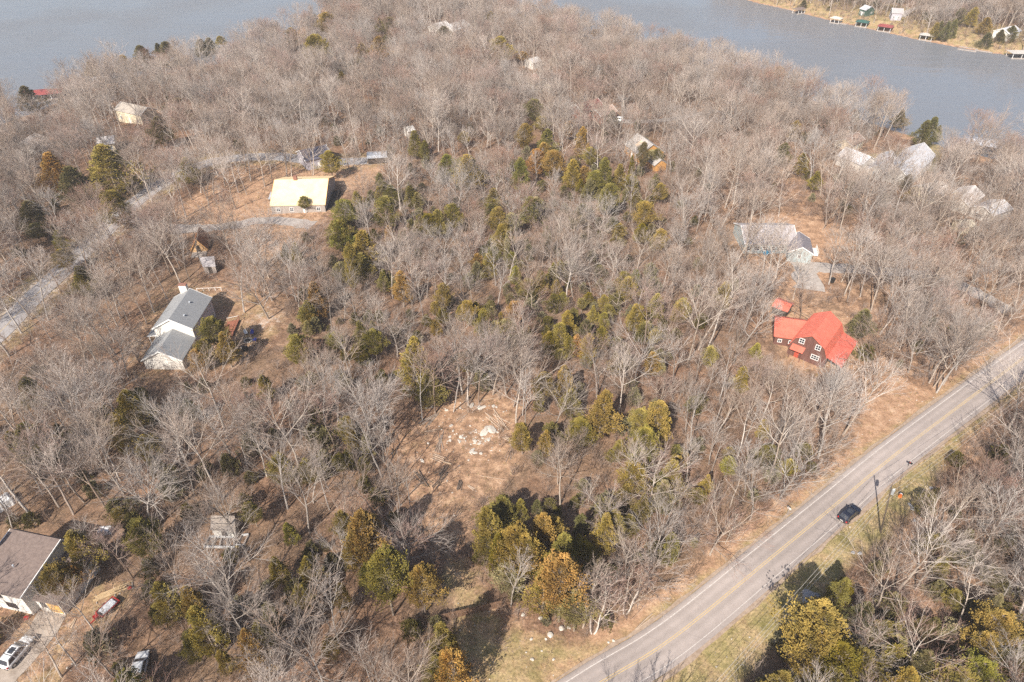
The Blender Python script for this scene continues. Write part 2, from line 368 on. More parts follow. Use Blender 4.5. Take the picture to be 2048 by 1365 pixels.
def asphalt():
    m = mat('sun-bleached asphalt', (0.385, 0.332, 0.308), (0.325, 0.28, 0.26), 0.35, 0.92, detail=8); nt = m.node_tree; L = nt.links.new
    b = nt.nodes['Principled BSDF']; src = b.inputs['Base Color'].links[0].from_socket
    a = nn(nt, 'ShaderNodeAttribute', attribute_name='across'); r = nn(nt, 'ShaderNodeValToRGB'); e = r.color_ramp.elements
    for _ in range(7): e.new(0.5)
    for q, (p, v) in zip(e, [(0, 0.7), (0.08, 1.0), (0.17, 0.88), (0.28, 1.06), (0.37, 0.89), (0.5, 1.02), (0.62, 0.87), (0.72, 1.05), (0.9, 0.92)]): q.position = p; q.color = (v, v, v, 1)
    L(a.outputs['Fac'], r.inputs[0]); x = nn(nt, 'ShaderNodeMix', data_type='RGBA', blend_type='MULTIPLY'); x.inputs[0].default_value = 1; L(src, x.inputs[6]); L(r.outputs[0], x.inputs[7])
    g = nn(nt, 'ShaderNodeTexNoise'); g.inputs['Scale'].default_value = 9; g.inputs['Detail'].default_value = 3; tc = nn(nt, 'ShaderNodeTexCoord'); L(tc.outputs['Object'], g.inputs['Vector'])
    gr = nn(nt, 'ShaderNodeMapRange'); gr.inputs[1].default_value = 0.3; gr.inputs[2].default_value = 0.7; gr.inputs[3].default_value = 0.9; gr.inputs[4].default_value = 1.1; L(g.outputs['Fac'], gr.inputs[0])
    y = nn(nt, 'ShaderNodeMix', data_type='RGBA', blend_type='MULTIPLY'); y.inputs[0].default_value = 1; L(x.outputs[2], y.inputs[6]); L(gr.outputs[0], y.inputs[7])
    wp = nn(nt, 'ShaderNodeMix', data_type='RGBA', blend_type='ADD'); wp.inputs[0].default_value = 1.6; nz2 = nn(nt, 'ShaderNodeTexNoise'); nz2.inputs['Scale'].default_value = 0.4; L(tc.outputs['Object'], nz2.inputs['Vector']); L(tc.outputs['Object'], wp.inputs[6]); L(nz2.outputs['Color'], wp.inputs[7])
    vo = nn(nt, 'ShaderNodeTexVoronoi', feature='DISTANCE_TO_EDGE'); vo.inputs['Scale'].default_value = 0.16; L(wp.outputs[2], vo.inputs['Vector'])
    cr_ = nn(nt, 'ShaderNodeMapRange'); cr_.inputs[1].default_value = 0.003; cr_.inputs[2].default_value = 0.011; cr_.inputs[3].default_value = 0.9; cr_.inputs[4].default_value = 1.0; L(vo.outputs['Distance'], cr_.inputs[0])
    bg = nn(nt, 'ShaderNodeTexNoise'); bg.inputs['Scale'].default_value = 0.05; bg.inputs['Detail'].default_value = 4; L(tc.outputs['Object'], bg.inputs['Vector'])
    br_ = nn(nt, 'ShaderNodeMapRange'); br_.inputs[1].default_value = 0.35; br_.inputs[2].default_value = 0.65; br_.inputs[3].default_value = 0.88; br_.inputs[4].default_value = 1.08; L(bg.outputs['Fac'], br_.inputs[0])
    mm_ = nn(nt, 'ShaderNodeMath', operation='MULTIPLY'); L(cr_.outputs[0], mm_.inputs[0]); L(br_.outputs[0], mm_.inputs[1])
    z = nn(nt, 'ShaderNodeMix', data_type='RGBA', blend_type='MULTIPLY'); z.inputs[0].default_value = 1; L(y.outputs[2], z.inputs[6]); L(mm_.outputs[0], z.inputs[7]); L(z.outputs[2], b.inputs['Base Color'])
    return m
M_ASPHALT = asphalt()
M_WHITE = mat('road paint white', (0.60, 0.56, 0.53), (0.41, 0.365, 0.335), 2.2, 0.8)
M_YELLOWP = mat('road paint yellow', (0.60, 0.43, 0.17), (0.44, 0.34, 0.21), 2.2, 0.8)
rd = strip('road', ROAD, 3.3, -3.3, 0.09, M_ASPHALT, thick=0.2, nseg=8, kind='structure'); tag(rd, 'grey two-lane asphalt road cutting across the lower corner')
strip('edge_line', ROAD, 2.62, 2.48, 0.096, M_WHITE, rd); strip('edge_line', ROAD, -2.50, -2.60, 0.096, M_WHITE, rd)
strip('centre_line', ROAD, 0.20, 0.10, 0.096, M_YELLOWP, rd); strip('centre_line', ROAD, -0.10, -0.20, 0.096, M_YELLOWP, rd)
rb = strip('side_road', ROAD_B, 2.9, -2.9, 0.08, mat('worn grey asphalt', (0.36, 0.34, 0.34), (0.28, 0.265, 0.265), 0.4, 0.92), thick=0.2, nseg=2, kind='structure'); tag(rb, 'worn grey side road passing behind the grey house')
strip('centre_line', ROAD_B[:60], 0.07, -0.07, 0.086, M_YELLOWP, rb)
M_GRAVEL = mat('pale gravel', (0.43, 0.385, 0.355), (0.28, 0.245, 0.22), 0.9, 0.95, bump=0.3, detail=8)
M_CONC = mat('concrete slab', (0.40, 0.34, 0.29), (0.25, 0.205, 0.17), 0.8, 0.9)
M_SHOULDER = mat('gravelly shoulder', (0.40, 0.31, 0.24), (0.26, 0.19, 0.14), 1.6, 0.95, bump=0.3, detail=8)
def drive(label, pts, w, m=M_GRAVEL, rag=0.5, name='driveway'):
    LANES.append((pxline(pts, 3.0), w))
    o = strip(name, pxline(pts, 1.6), w / 2, -w / 2, 0.05, m, ragged=rag, nseg=2, kind='structure'); return tag(o, label)
for s_ in (1, -1): tag(strip('road_shoulder', ROAD, s_ * 3.9, s_ * 3.25, 0.045, M_SHOULDER, ragged=0.25, kind='structure'), 'gravelly leaf-strewn shoulder on the %s side of the road' % ('wood' if s_ > 0 else 'power pole'))
drive('pale gravel driveway leading to the yellow-roofed house', [(255, 430), (320, 452), (400, 458), (470, 450), (545, 440), (625, 452)], 4.6, rag=0.8)
drive('gravel lane running from the pale blue house through the trees', [(2020, 625), (1960, 590), (1880, 556), (1820, 547), (1740, 541), (1660, 537), (1600, 534)], 4.2)
drive('gravel turning pad in front of the pale blue house', [(1608, 522), (1612, 545), (1618, 580)], 6.5, rag=0.8)
drive('concrete driveway in front of the brown-roofed house', [(108, 1222), (88, 1262), (40, 1320), (-40, 1400)], 4.4, M_CONC, 0.35)
drive('grey lane beside the red-brown house', [(1232, 243), (1300, 243), (1365, 235), (1440, 222)], 3.6)
drive('pale lane on the far shore', [(1800, 34), (1830, 18), (1880, 6), (1950, 1), (2000, -6)], 4.0)

# ---------------------------------------------------------------- tree prototypes
def rvec(r): 
    a = r.uniform(0, 2 * math.pi); z = r.uniform(-1, 1); q = math.sqrt(1 - z * z); return np.array((q * math.cos(a), q * math.sin(a), z))
def cr(a, b): return np.array((a[1] * b[2] - a[2] * b[1], a[2] * b[0] - a[0] * b[2], a[0] * b[1] - a[1] * b[0]))
def ln3(v): return math.sqrt(v[0] * v[0] + v[1] * v[1] + v[2] * v[2])
CS = {n: [(math.cos(2 * math.pi * j / n), math.sin(2 * math.pi * j / n)) for j in range(n)] for n in (3, 4, 5, 6, 7)}
class Tree:
    def __init__(s): s.tv, s.tf, s.cv, s.cf, s.cm = [], [], [], [], []
    def ring(s, v, p, d, r, n):
        a = cr(d, (0, 0, 1.0) if abs(d[2]) < 0.9 else (1.0, 0, 0)); a /= ln3(a); c = cr(d, a)
        a0, a1, a2 = a * r; c0, c1, c2 = c * r; p0, p1, p2 = p
        for co, si in CS[n]: v.append((p0 + a0 * co + c0 * si, p1 + a1 * co + c1 * si, p2 + a2 * co + c2 * si))
    def tube(s, pts, rad, n, trunk=False, mi=0):
        v, f = (s.tv, s.tf) if trunk else (s.cv, s.cf); b = len(v); k = len(pts); nf = 0
        for i in range(k):
            if i == k - 1 and rad[i] < 0.02: v.append(tuple(pts[i])); break
            d = pts[min(i + 1, k - 1)] - pts[max(i - 1, 0)]; d = d / (ln3(d) + 1e-9); s.ring(v, pts[i], d, rad[i], n)
        for i in range(k - 1):
            last = (i == k - 2 and rad[-1] < 0.02)
            for j in range(n):
                a, c = b + i * n + j, b + i * n + (j + 1) % n
                f.append((a, c, b + (i + 1) * n) if last else (a, c, c + n, a + n)); nf += 1
        if not trunk: s.cm.extend([mi] * nf)
def limb(t, r, p, d, L, r0, level, P):
    """one branch with its own branches; P = per-level settings"""
    k = P['seg'][level]; pts = [p]; dirs = []; rad = [r0]; d = d / ln3(d)
    end = P['end'][level]
    for i in range(k):
        d = d + rvec(r) * P['wob'][level] + np.array((0, 0, P['up'][level])); d /= ln3(d)
        pts.append(pts[-1] + d * L / k); dirs.append(d); rad.append(r0 * (1 - (i + 1) / k) + end * (i + 1) / k)
    t.tube(pts, rad, P['n'][level], mi=1 if level >= P['twig'] else 0)
    if level + 1 >= len(P['kids']) + 1: return
    nk = P['kids'][level] 
    nk = max(1, int(round(nk * r.uniform(0.75, 1.25) * (0.6 + 0.4 * min(1, L / P['ref'][level])))))
    az = r.uniform(0, 6.28)
    for j in range(nk):
        u = P['t0'][level] + (1 - P['t0'][level]) * (j + r.uniform(0, 0.9)) / nk; u = min(u, 0.99)
        i = min(int(u * k), k - 1); q = pts[i] + (pts[i + 1] - pts[i]) * (u * k - i); dd = dirs[i]
        az += 2.4 + r.uniform(-0.5, 0.5); a = cr(dd, (0.13, 0.21, 0.97)); a /= ln3(a) + 1e-9; c = cr(dd, a); side = a * math.cos(az) + c * math.sin(az)
        ang = P['ang'][level] * r.uniform(0.7, 1.3); nd = dd * math.cos(ang) + side * math.sin(ang)
        ln = L * P['len'][level] * (1.15 - 0.65 * u) * r.uniform(0.7, 1.25)
        rr = max(P['end'][level + 1] * 1.2, (r0 * (1 - u) + end * u) * P['rr'][level])
        limb(t, r, q, nd, ln, rr, level + 1, P)
def bare_tree(seed, H, crown, fork, nl, low, high, wob=0.10, multi=1, r0=None, dens=1.0):
    """H height, crown radius, fork = where limbs begin (share of height), nl limbs, low/high = limb angle from the vertical at the bottom / top"""
    r = random.Random(seed); t = Tree(); r0 = r0 or 0.035 + H * 0.0085
    P = dict(seg=[5, 4, 3, 1], wob=[0.10, 0.12, 0.13, 0.06], up=[0.05, 0.05, 0.05, 0.0], n=[5, 4, 3, 3], end=[0.026, 0.017, 0.012, 0.004], kids=[8 * dens, 6 * dens, 4.0 * dens], t0=[0.2, 0.2, 0.15], ang=[0.58, 0.55, 0.5], len=[0.62, 0.56, 0.62], rr=[0.6, 0.6, 0.65], ref=[5, 2, 0.9], twig=2)
    for s in range(multi):
        lean = rvec(r) * (0.06 if multi == 1 else 0.3); lean[2] = 0
        k = 8; pts = [np.array((0, 0, -0.3)) + lean * 0.5]; d = np.array((lean[0], lean[1], 1.0)); TH = H * r.uniform(0.78, 0.86); rad = [r0 * 1.25]
        for i in range(k):
            d = d + rvec(r) * np.array((wob, wob, 0.02)); d[2] = max(d[2], 0.9); d /= ln3(d)
            pts.append(pts[-1] + d * TH / k); f = (i + 1) / k; rad.append(r0 * (1 - f) ** 0.8 * 0.95 + 0.035)
        t.tube(pts, rad, 7, trunk=True)
        az = r.uniform(0, 6.28)
        for j in range(nl):
            u = fork + (1 - fork) * ((j + r.uniform(0.0, 0.8)) / nl) ** 0.9; u = min(u, 0.985)
            i = min(int(u * k), k - 1); q = pts[i] + (pts[i + 1] - pts[i]) * (u * k - i)
            az += 2.4 + r.uniform(-0.4, 0.4); w = (u - fork) / (1 - fork); ang = (low + (high - low) * w) * r.uniform(0.85, 1.15)
            dd = np.array((math.cos(az) * math.sin(ang), math.sin(az) * math.sin(ang), math.cos(ang)))
            prof = (0.55 + 0.75 * math.sin(math.pi * min(1, 0.25 + w * 0.7))) 
            ln = min(crown * prof / max(0.35, math.sin(ang)), (H - q[2]) / max(0.3, math.cos(ang) + 0.12)) * r.uniform(0.8, 1.1)
            rr = max(0.03, (rad[i] * (1 - (u * k - i)) + rad[i + 1] * (u * k - i)) * 0.62)
            limb(t, r, q, dd, ln, rr, 0, P)
        # leader
        limb(t, r, pts[-1], pts[-1] - pts[-2], H - pts[-1][2], 0.05, 0, P)
    return t
BARKS = [mat('pale bark', (0.53, 0.455, 0.39), (0.32, 0.265, 0.22), 1.3, 0.9, rnd=0.2, stretch=(3, 3, 0.6)), mat('grey bark', (0.41, 0.36, 0.32), (0.24, 0.208, 0.185), 1.3, 0.9, rnd=0.25, stretch=(3, 3, 0.6)), mat('brown bark', (0.345, 0.265, 0.215), (0.2, 0.15, 0.12), 1.3, 0.9, rnd=0.25, stretch=(3, 3, 0.6))]
TWIGS = [mat('tan twigs', (0.40, 0.315, 0.265), (0.28, 0.215, 0.178), 0.5, 0.9, rnd=0.2), mat('grey twigs', (0.345, 0.295, 0.265), (0.24, 0.2, 0.178), 0.5, 0.9, rnd=0.2), mat('reddish twigs', (0.35, 0.225, 0.185), (0.24, 0.15, 0.122), 0.5, 0.9, rnd=0.2)]
def to_meshes(t, name, mats):
    a = bpy.data.meshes.new(name + ' trunk'); a.from_pydata(t.tv, [], t.tf); a.materials.append(mats[0]); a.polygons.foreach_set('use_smooth', [True] * len(t.tf)); a.update()
    c = bpy.data.meshes.new(name + ' crown'); c.from_pydata(t.cv, [], t.cf)
    for m in mats: c.materials.append(m)
    c.polygons.foreach_set('material_index', t.cm); c.update()
    b = len(t.tv); j = bpy.data.meshes.new(name + ' whole'); j.from_pydata(t.tv + t.cv, [], t.tf + [tuple(i + b for i in f) for f in t.cf])
    for m in mats: j.materials.append(m)
    j.polygons.foreach_set('material_index', [0] * len(t.tf) + t.cm); j.update()
    return a, c, j
BARE = []       # (trunk mesh, crown mesh, whole mesh, height, crown radius, form)
def reg(seed, H, crown, fork, nl, low, high, form, **k):
    t = bare_tree(seed, H, crown, fork, nl, low, high, **k); BARE.append((*to_meshes(t, 'bare tree %d' % seed, (BARKS[(0, 1, 0, 2, 1)[len(BARE) % 5]], TWIGS[(0, 1, 0, 2, 1, 0, 1)[len(BARE) % 7]])), H, crown, form))
R = math.radians
for i, a in enumerate([(17, 4.0, .45, 9, R(58), R(22)), (18, 4.6, .42, 9, R(60), R(24)), (16, 3.6, .5, 8, R(52), R(20)), (19, 4.2, .5, 9, R(55), R(22)), (15, 4.4, .35, 9, R(64), R(28)), (17, 3.8, .4, 10, R(50), R(25)), (14, 3.4, .38, 9, R(56), R(24)), (20, 4.8, .55, 9, R(56), R(26)), (16, 5.0, .4, 10, R(62), R(30)), (13, 3.8, .3, 9, R(60), R(26))]): reg(20 + i, *a, 'tall')
for i, a in enumerate([(15, 6.2, .28, 10, R(72), R(34)), (13, 5.6, .25, 10, R(74), R(36)), (16, 6.8, .36, 10, R(68), R(38)), (11, 5.2, .2, 11, R(76), R(30))]): reg(40 + i, *a, 'spread', wob=0.13)
for i, a in enumerate([(14, 1.9, .45, 9, R(42), R(18)), (12, 1.7, .4, 8, R(46), R(20)), (15, 2.2, .55, 7, R(40), R(20))]): reg(60 + i, *a, 'slim', r0=0.095, dens=0.8)
for i, a in enumerate([(10, 3.0, .25, 5, R(50), R(30)), (8.5, 3.0, .2, 5, R(55), R(32))]): reg(80 + i, *a, 'stems', multi=3, wob=0.2, r0=0.10, dens=0.85)
NTRI = sum(len(b[2].polygons) for b in BARE)

def cedar(seed, H, Rm, shape, base, sprays=165, per=38, size=0.25):
    """eastern red cedar: trunk, and a crown of sprays of small flat foliage tufts"""
    r = random.Random(seed); t = Tree(); k = 6; pts = [np.array((0, 0, -0.3))]
    for i in range(k): pts.append(pts[-1] + np.array((r.uniform(-0.12, 0.12), r.uniform(-0.12, 0.12), H * 0.97 / k)))
    t.tube(pts, [0.05 + H * 0.010 * (1 - i / k) for i in range(k + 1)], 6, trunk=True)
    def axis(z): f = min(max(z / (H * 0.97), 0), 0.999) * k; i = int(f); return pts[i] + (pts[i + 1] - pts[i]) * (f - i)
    lob = [(r.uniform(0, 6.28), r.uniform(base, 1), r.uniform(0.2, 0.6)) for _ in range(14)]
    for j in range(sprays):
        u = (j + r.random()) / sprays; w = u ** 0.8                     # share of the crown's height
        z = H * (base + (1 - base) * w)
        if shape == 'cone': rad = (1 - w) ** 0.75 * (0.45 + 0.55 * min(1, w / 0.12))
        elif shape == 'egg': rad = max(0.05, (1 - max(0, w - 0.25) / 0.77) ** 0.62 * min(1, 0.55 + w * 1.8))
        else: rad = max(0.06, (1 - max(0, w - 0.45) / 0.58) ** 0.6 * min(1, 0.42 + w * 1.3))
        az = j * 2.39996 + r.uniform(-0.4, 0.4)
        g = 0.98 + sum(s * math.exp(-((math.atan2(math.sin(az - a), math.cos(az - a)) / 0.5) ** 2) - ((w - h) / 0.13) ** 2) for a, h, s in lob) - 0.12
        rad = max(0.12, rad * g * Rm * r.uniform(0.62, 1.15)); out = np.array((math.cos(az), math.sin(az), 0.0)); ax = axis(z)
        tip = ax + out * rad; root = ax + out * rad * 0.15 - np.array((0, 0, rad * 0.55))
        t.tube([root, tip], [0.035, 0.01], 3, mi=0)
        d = tip - root; dn = d / (ln3(d) + 1e-9); lat = cr(dn, (0, 0, 1.0)); lat /= ln3(lat) + 1e-9; upv = cr(lat, dn)
        sw = min(0.95, 0.26 + rad * 0.22)
        for q in range(per):
            s = 1 - abs(r.gauss(0, 0.26)); s = max(0.25, s) ; pz = root + d * s * r.uniform(0.94, 1.1) + lat * r.gauss(0, sw * 0.5) * (1.2 - 0.6 * s) + upv * (r.gauss(0, sw * 0.28) + 0.12)
            td = dn * 0.6 + np.array((0, 0, 0.75)) + rvec(r) * 0.45; td /= ln3(td); sd = cr(td, rvec(r)); sd /= ln3(sd) + 1e-9
            L = size * r.uniform(0.65, 1.35); W = L * 0.3; b = len(t.cv); sd2 = cr(td, sd)
            for sx in (sd, sd2):
                b = len(t.cv); t.cv.extend([tuple(pz), tuple(pz + td * L * 0.5 + sx * W), tuple(pz + td * L), tuple(pz + td * L * 0.5 - sx * W)]); t.cf.append((b, b + 1, b + 2, b + 3)); t.cm.append(1)
    return t
M_CBARK = mat('red cedar bark', (0.36, 0.30, 0.25), (0.22, 0.17, 0.13), 2.0, 0.9, stretch=(3, 3, 0.5))
M_CEDAR = mat('cedar foliage', (1.25, 1.2, 1.2), (0.62, 0.66, 0.7), 0.75, 0.8, tint=True, trans=0.16, detail=3, spec=0.15)
M_CEDAR2 = mat('young cedar foliage', (0.36, 0.285, 0.085), (0.205, 0.18, 0.06), 0.75, 0.8, trans=0.16, detail=3, spec=0.15, rnd=0.3)
CEDAR = []
for i, (H_, R_, sh, ba, n_) in enumerate([(12, 2.5, 'cone', .16, 170), (12, 2.7, 'egg', .2, 180), (12, 3.0, 'top', .34, 180), (12, 2.2, 'egg', .12, 160), (12, 2.6, 'cone', .22, 180), (12, 2.9, 'egg', .3, 180)]):
    t_ = cedar(200 + i, H_, R_, sh, ba, n_); a_, c_, j_ = to_meshes(t_, 'cedar %d' % i, (M_CBARK, M_CEDAR)); CEDAR.append((a_, c_, H_, R_, sh, j_)); j_.materials[1] = M_CEDAR2
# ---------------------------------------------------------------- buildings
M_WSIDE = mat('white siding', (0.70, 0.67, 0.62), (0.63, 0.60, 0.56), 1.2, 0.7, stretch=(0.3, 0.3, 6))
M_GSIDE = mat('grey-lilac siding and wall shade', (0.42, 0.40, 0.44), (0.38, 0.36, 0.40), 1.0, 0.7, stretch=(0.3, 0.3, 6))  # plain siding on farther houses; on the grey house, shade put into the colour
M_SHING = mat('grey shingles', (0.30, 0.305, 0.31), (0.22, 0.225, 0.235), 2.2, 0.92, detail=8)
M_BSHING = mat('brown shingles', (0.215, 0.165, 0.145), (0.135, 0.103, 0.092), 2.4, 0.92, detail=8)
M_TRIM = mat('white trim', (0.82, 0.81, 0.79), (0.76, 0.75, 0.73), 1.0, 0.6)
M_GLASS = mat('dark window glass', (0.055, 0.06, 0.075), (0.035, 0.04, 0.05), 0.6, 0.08, spec=0.6)
M_REDM = mat('red metal roofing', (0.62, 0.175, 0.12), (0.52, 0.13, 0.09), 0.5, 0.42, spec=0.45)
M_DRED = mat('dark red-brown boards', (0.17, 0.085, 0.07), (0.11, 0.055, 0.045), 1.4, 0.85, stretch=(2, 2, 0.3))
M_YELL = mat('raw yellow roof sheathing', (0.87, 0.68, 0.43), (0.78, 0.57, 0.33), 0.35, 0.85, detail=3)
M_BRICK = mat('red-brown brick', (0.30, 0.15, 0.11), (0.2, 0.10, 0.075), 4, 0.9)
M_METAL = mat('galvanised sheet', (0.55, 0.58, 0.62), (0.46, 0.49, 0.53), 0.7, 0.45, metal=0.3)
M_BLUEW = mat('pale blue siding', (0.40, 0.46, 0.47), (0.35, 0.41, 0.42), 1.0, 0.7, stretch=(0.3, 0.3, 6))
M_LSHING = mat('light grey shingles', (0.43, 0.40, 0.405), (0.33, 0.305, 0.31), 2.0, 0.92, detail=8)
M_WOOD = mat('fresh orange timber', (0.60, 0.33, 0.12), (0.48, 0.25, 0.09), 0.9, 0.7, stretch=(1, 1, 4))
M_WEATH = mat('weathered grey boards', (0.42, 0.37, 0.34), (0.28, 0.24, 0.21), 1.5, 0.9, stretch=(4, 0.5, 1))
M_DARK = mat('dark brown timber', (0.075, 0.06, 0.05), (0.045, 0.035, 0.03), 1.5, 0.9)  # even very dark brown for decks, posts, doors and frames
M_WMETAL = mat('white metal roofing', (0.56, 0.56, 0.585), (0.47, 0.47, 0.5), 0.5, 0.5)
M_CREAM = mat('cream siding', (0.72, 0.63, 0.47), (0.66, 0.57, 0.42), 1.0, 0.75)
M_DECKR = mat('red-brown decking', (0.34, 0.14, 0.09), (0.24, 0.095, 0.06), 1.5, 0.8, stretch=(0.4, 4, 1))
M_GREENR = mat('green metal roofing', (0.045, 0.12, 0.10), (0.04, 0.10, 0.085), 0.6, 0.5)
M_MAROON = mat('maroon shingles', (0.24, 0.085, 0.07), (0.16, 0.06, 0.05), 1.8, 0.9)
def ridge_frame(p1, p2, zr):
    a, b = at(*p1, zr), at(*p2, zr); m = (a + b) / 2; g = Tz(m.x, m.y); return Fr((a.x, a.y, g), math.atan2(b.y - a.y, b.x - a.x)), math.hypot(b.x - a.x, b.y - a.y)
def avoid(fr, L, w, pad=1.0):
    n = max(1, int(L / 4))
    for i in range(n + 1): q = fr.p(L * i / n, 0, 0); AVOID.append((q.x, q.y, w + pad))
def walls(root, fr, prof, L, m, name='wall', x0=0.0, low=-0.4):
    poly = [(prof[0][0], low)] + [(y, z - 0.1) for y, z in prof] + [(prof[-1][0], low)]
    return part(name, m, root, 'prism', fr, poly, x0, L)
def roof(root, fr, prof, L, m, oh=0.35, ends=0.3, thick=0.16, name='roof', x0=0.0, trim=None, ribs=0.0):
    b = MB(); p = [list(q) for q in prof]
    for i, j in ((0, 1), (-1, -2)):
        dy, dz = p[i][0] - p[j][0], p[i][1] - p[j][1]; k = oh / math.hypot(dy, dz); p[i] = [p[i][0] + dy * k, p[i][1] + dz * k]
    for (y0, z0), (y1, z1) in zip(p, p[1:]):
        b.slab([fr.p(x0 - ends, y0, z0), fr.p(L + ends, y0, z0), fr.p(L + ends, y1, z1), fr.p(x0 - ends, y1, z1)], thick)
    o = b.build(name, m, root)
    if ribs:
        r = MB(); n = int((L - x0 + 2 * ends) / ribs)
        for i in range(n + 1):
            x = x0 - ends + 0.03 + i * ribs
            for (y0, z0), (y1, z1) in zip(p, p[1:]):
                r.slab([fr.p(x, y0, z0 + .05), fr.p(x + .07, y0, z0 + .05), fr.p(x + .07, y1, z1 + .05), fr.p(x, y1, z1 + .05)], 0.06)
        r.build('standing_seam', m, o)
    if trim:
        for xe in (x0 - ends, L + ends):
            t = MB()
            for (y0, z0), (y1, z1) in zip(p, p[1:]):
                t.slab([fr.p(xe - .05, y0, z0 + .03), fr.p(xe + .05, y0, z0 + .03), fr.p(xe + .05, y1, z1 + .03), fr.p(xe - .05, y1, z1 + .03)], 0.3)
            t.build('fascia', trim, o)
    return o
def win(root, fr, x, y, z, nx, ny, w, h, bars=1, fm=None, name='window'):
    f = Fr(fr.p(x, y, 0), fr.ang + math.atan2(ny, nx)); b = MB(); t = 0.11
    b.box(f, -.03, .06, -w / 2, w / 2, z - h / 2, z - h / 2 + t); b.box(f, -.03, .06, -w / 2, w / 2, z + h / 2 - t, z + h / 2)
    b.box(f, -.03, .055, -w / 2, -w / 2 + t, z - h / 2 + t, z + h / 2 - t); b.box(f, -.03, .055, w / 2 - t, w / 2, z - h / 2 + t, z + h / 2 - t)
    for i in range(bars): q = -w / 2 + w * (i + 1) / (bars + 1); b.box(f, -.03, .05, q - .03, q + .03, z - h / 2 + t, z + h / 2 - t)
    if h > 0.9: b.box(f, -.03, .045, -w / 2 + t, w / 2 - t, z - .03, z + .03)
    o = b.build(name, fm or M_TRIM, root); part('pane', M_GLASS, o, 'box', f, -.03, .02, -w / 2 + t, w / 2 - t, z - h / 2 + t, z + h / 2 - t); return o
def door(root, fr, x, y, nx, ny, m, w=0.95, h=2.1):
    f = Fr(fr.p(x, y, 0), fr.ang + math.atan2(ny, nx)); o = part('door', m, root, 'box', f, -.03, .05, -w / 2, w / 2, 0, h); part('handle', M_METAL, o, 'box', f, .05, .1, w / 2 - .16, w / 2 - .1, .95, 1.1); return o
def gable(p1, p2, zr, hw, rise, name, label, wall, rf, trim=None, hw2=None, wins=True, ribs=0.0, cat='house', oh=0.35, pad=1.0, flat_end=None):
    fr, L = ridge_frame(p1, p2, zr); hw2 = hw2 or hw; prof = [(-hw, zr - rise), (0, zr), (hw2, zr - rise * hw2 / hw)]
    root = empty(name, fr.p(L / 2, 0, 0), label, cat); walls(root, fr, prof, L, wall); roof(root, fr, prof, L, rf, trim=trim, ribs=ribs, oh=oh); avoid(fr, L, max(hw, hw2), pad)
    if wins:
        he = zr - rise; z = min(1.5, he * .55)
        for y, ny in ((-hw, -1), (hw2, 1)):
            n = max(2, int(L / 3.6))
            for i in range(n): win(root, fr, L * (i + .5) / n, y, z, 0, ny, 1.0, min(1.2, he * .45))
        win(root, fr, 0, hw * .4, z, -1, 0, 1.0, 1.1); win(root, fr, L, hw * .4, z, 1, 0, 1.0, 1.1); door(root, fr, L * .5, -hw, 0, -1, M_TRIM)
    return root, fr, L
# -- grey two-storey house with garage wing
t2 = lambda u, v: (250 + u / 6.827, 550 + v / 6.827)
fr, L = ridge_frame(t2(605, 605), t2(875, 185), 7.6)
gh = empty('grey_house', fr.p(L / 2, 0, 0), 'two-storey house with grey shingle roof, white gable ends and a lower garage wing', 'house')
prof = [(-4.2, 5.2), (0, 7.6), (4.2, 5.2)]
w_ = MB(); w_.prism(fr, [(-4.2, -.4), (-4.2, 5.1), (0, 7.5), (4.2, 5.1), (4.2, -.4)], 0.02, L - .02); w_.build('wall', M_GSIDE, gh)  # side walls coloured lilac for their shade, against the sunlit white gable
g_ = MB(); g_.prism(fr, [(-4.22, -.4), (-4.22, 5.12), (0, 7.52), (4.22, 5.12), (4.22, -.4)], -0.05, 0.018); g_.build('gable_wall', M_WSIDE, gh)
rf = roof(gh, fr, prof, L, M_SHING, trim=M_TRIM)
for x, y in ((L * .62, -1.5), (L * .22, -2.0)):
    z = 7.6 - 2.4 * abs(y) / 4.2; b = MB(); b.tube([fr.p(x, y, z - .1), fr.p(x, y, z + .3)], .13, 8); b.tube([fr.p(x, y, z + .3), fr.p(x, y, z + .38)], [.24, .2], 8); b.build('vent', M_METAL, rf)
b = MB(); b.box(fr, L - .1, L + .85, .6, 2.3, 0, 8.5); ch = b.build('chimney', M_WSIDE, gh); b = MB(); b.box(fr, L - .16, L + .91, .54, 2.36, 8.5, 8.68); b.build('chimney_cap', M_BRICK, ch)
for x in (L * .2, L * .45, L * .72, L * .9): win(gh, fr, x, -4.2, 3.9, 0, -1, 1.0, 1.3); win(gh, fr, x, -4.2, 1.3, 0, -1, 1.0, 1.3)
for x in (L * .2, L * .5, L * .8): win(gh, fr, x, 4.2, 4.0, 0, 1, 1.0, 1.3)
b = MB(); b.slab([fr.p(.2, 4.25, 3.1), fr.p(L * .8, 4.25, 3.1), fr.p(L * .8, 6.6, 2.5), fr.p(.2, 6.6, 2.5)], .14); b.build('porch_roof', M_SHING, gh)
for i in range(5): part('porch_post', M_TRIM, gh, 'box', fr, .4 + i * (L * .8 - .8) / 4, .55 + i * (L * .8 - .8) / 4, 6.2, 6.35, 0, 2.5)
b = MB(); b.prism(fr, [(4.3, 2.6), (4.3, 3.05), (6.6, 2.5)], 0.12, 0.2); b.build('porch_gable', M_TRIM, gh); b = MB(); b.box(fr, .2, L * .8, 4.25, 6.5, -.2, .25); b.build('porch_floor', M_WEATH, gh)
avoid(fr, L, 6)
f2, L2 = ridge_frame(t2(455, 1040), t2(650, 735), 5.1); p2_ = [(-4.1, 2.8), (0, 5.1), (4.1, 2.8)]
b = MB(); b.prism(f2, [(-4.1, -.4), (-4.1, 2.7), (0, 5.0), (4.1, 2.7), (4.1, -.4)], 0.02, L2 + .6); b.build('garage_wall', M_WSIDE, gh)
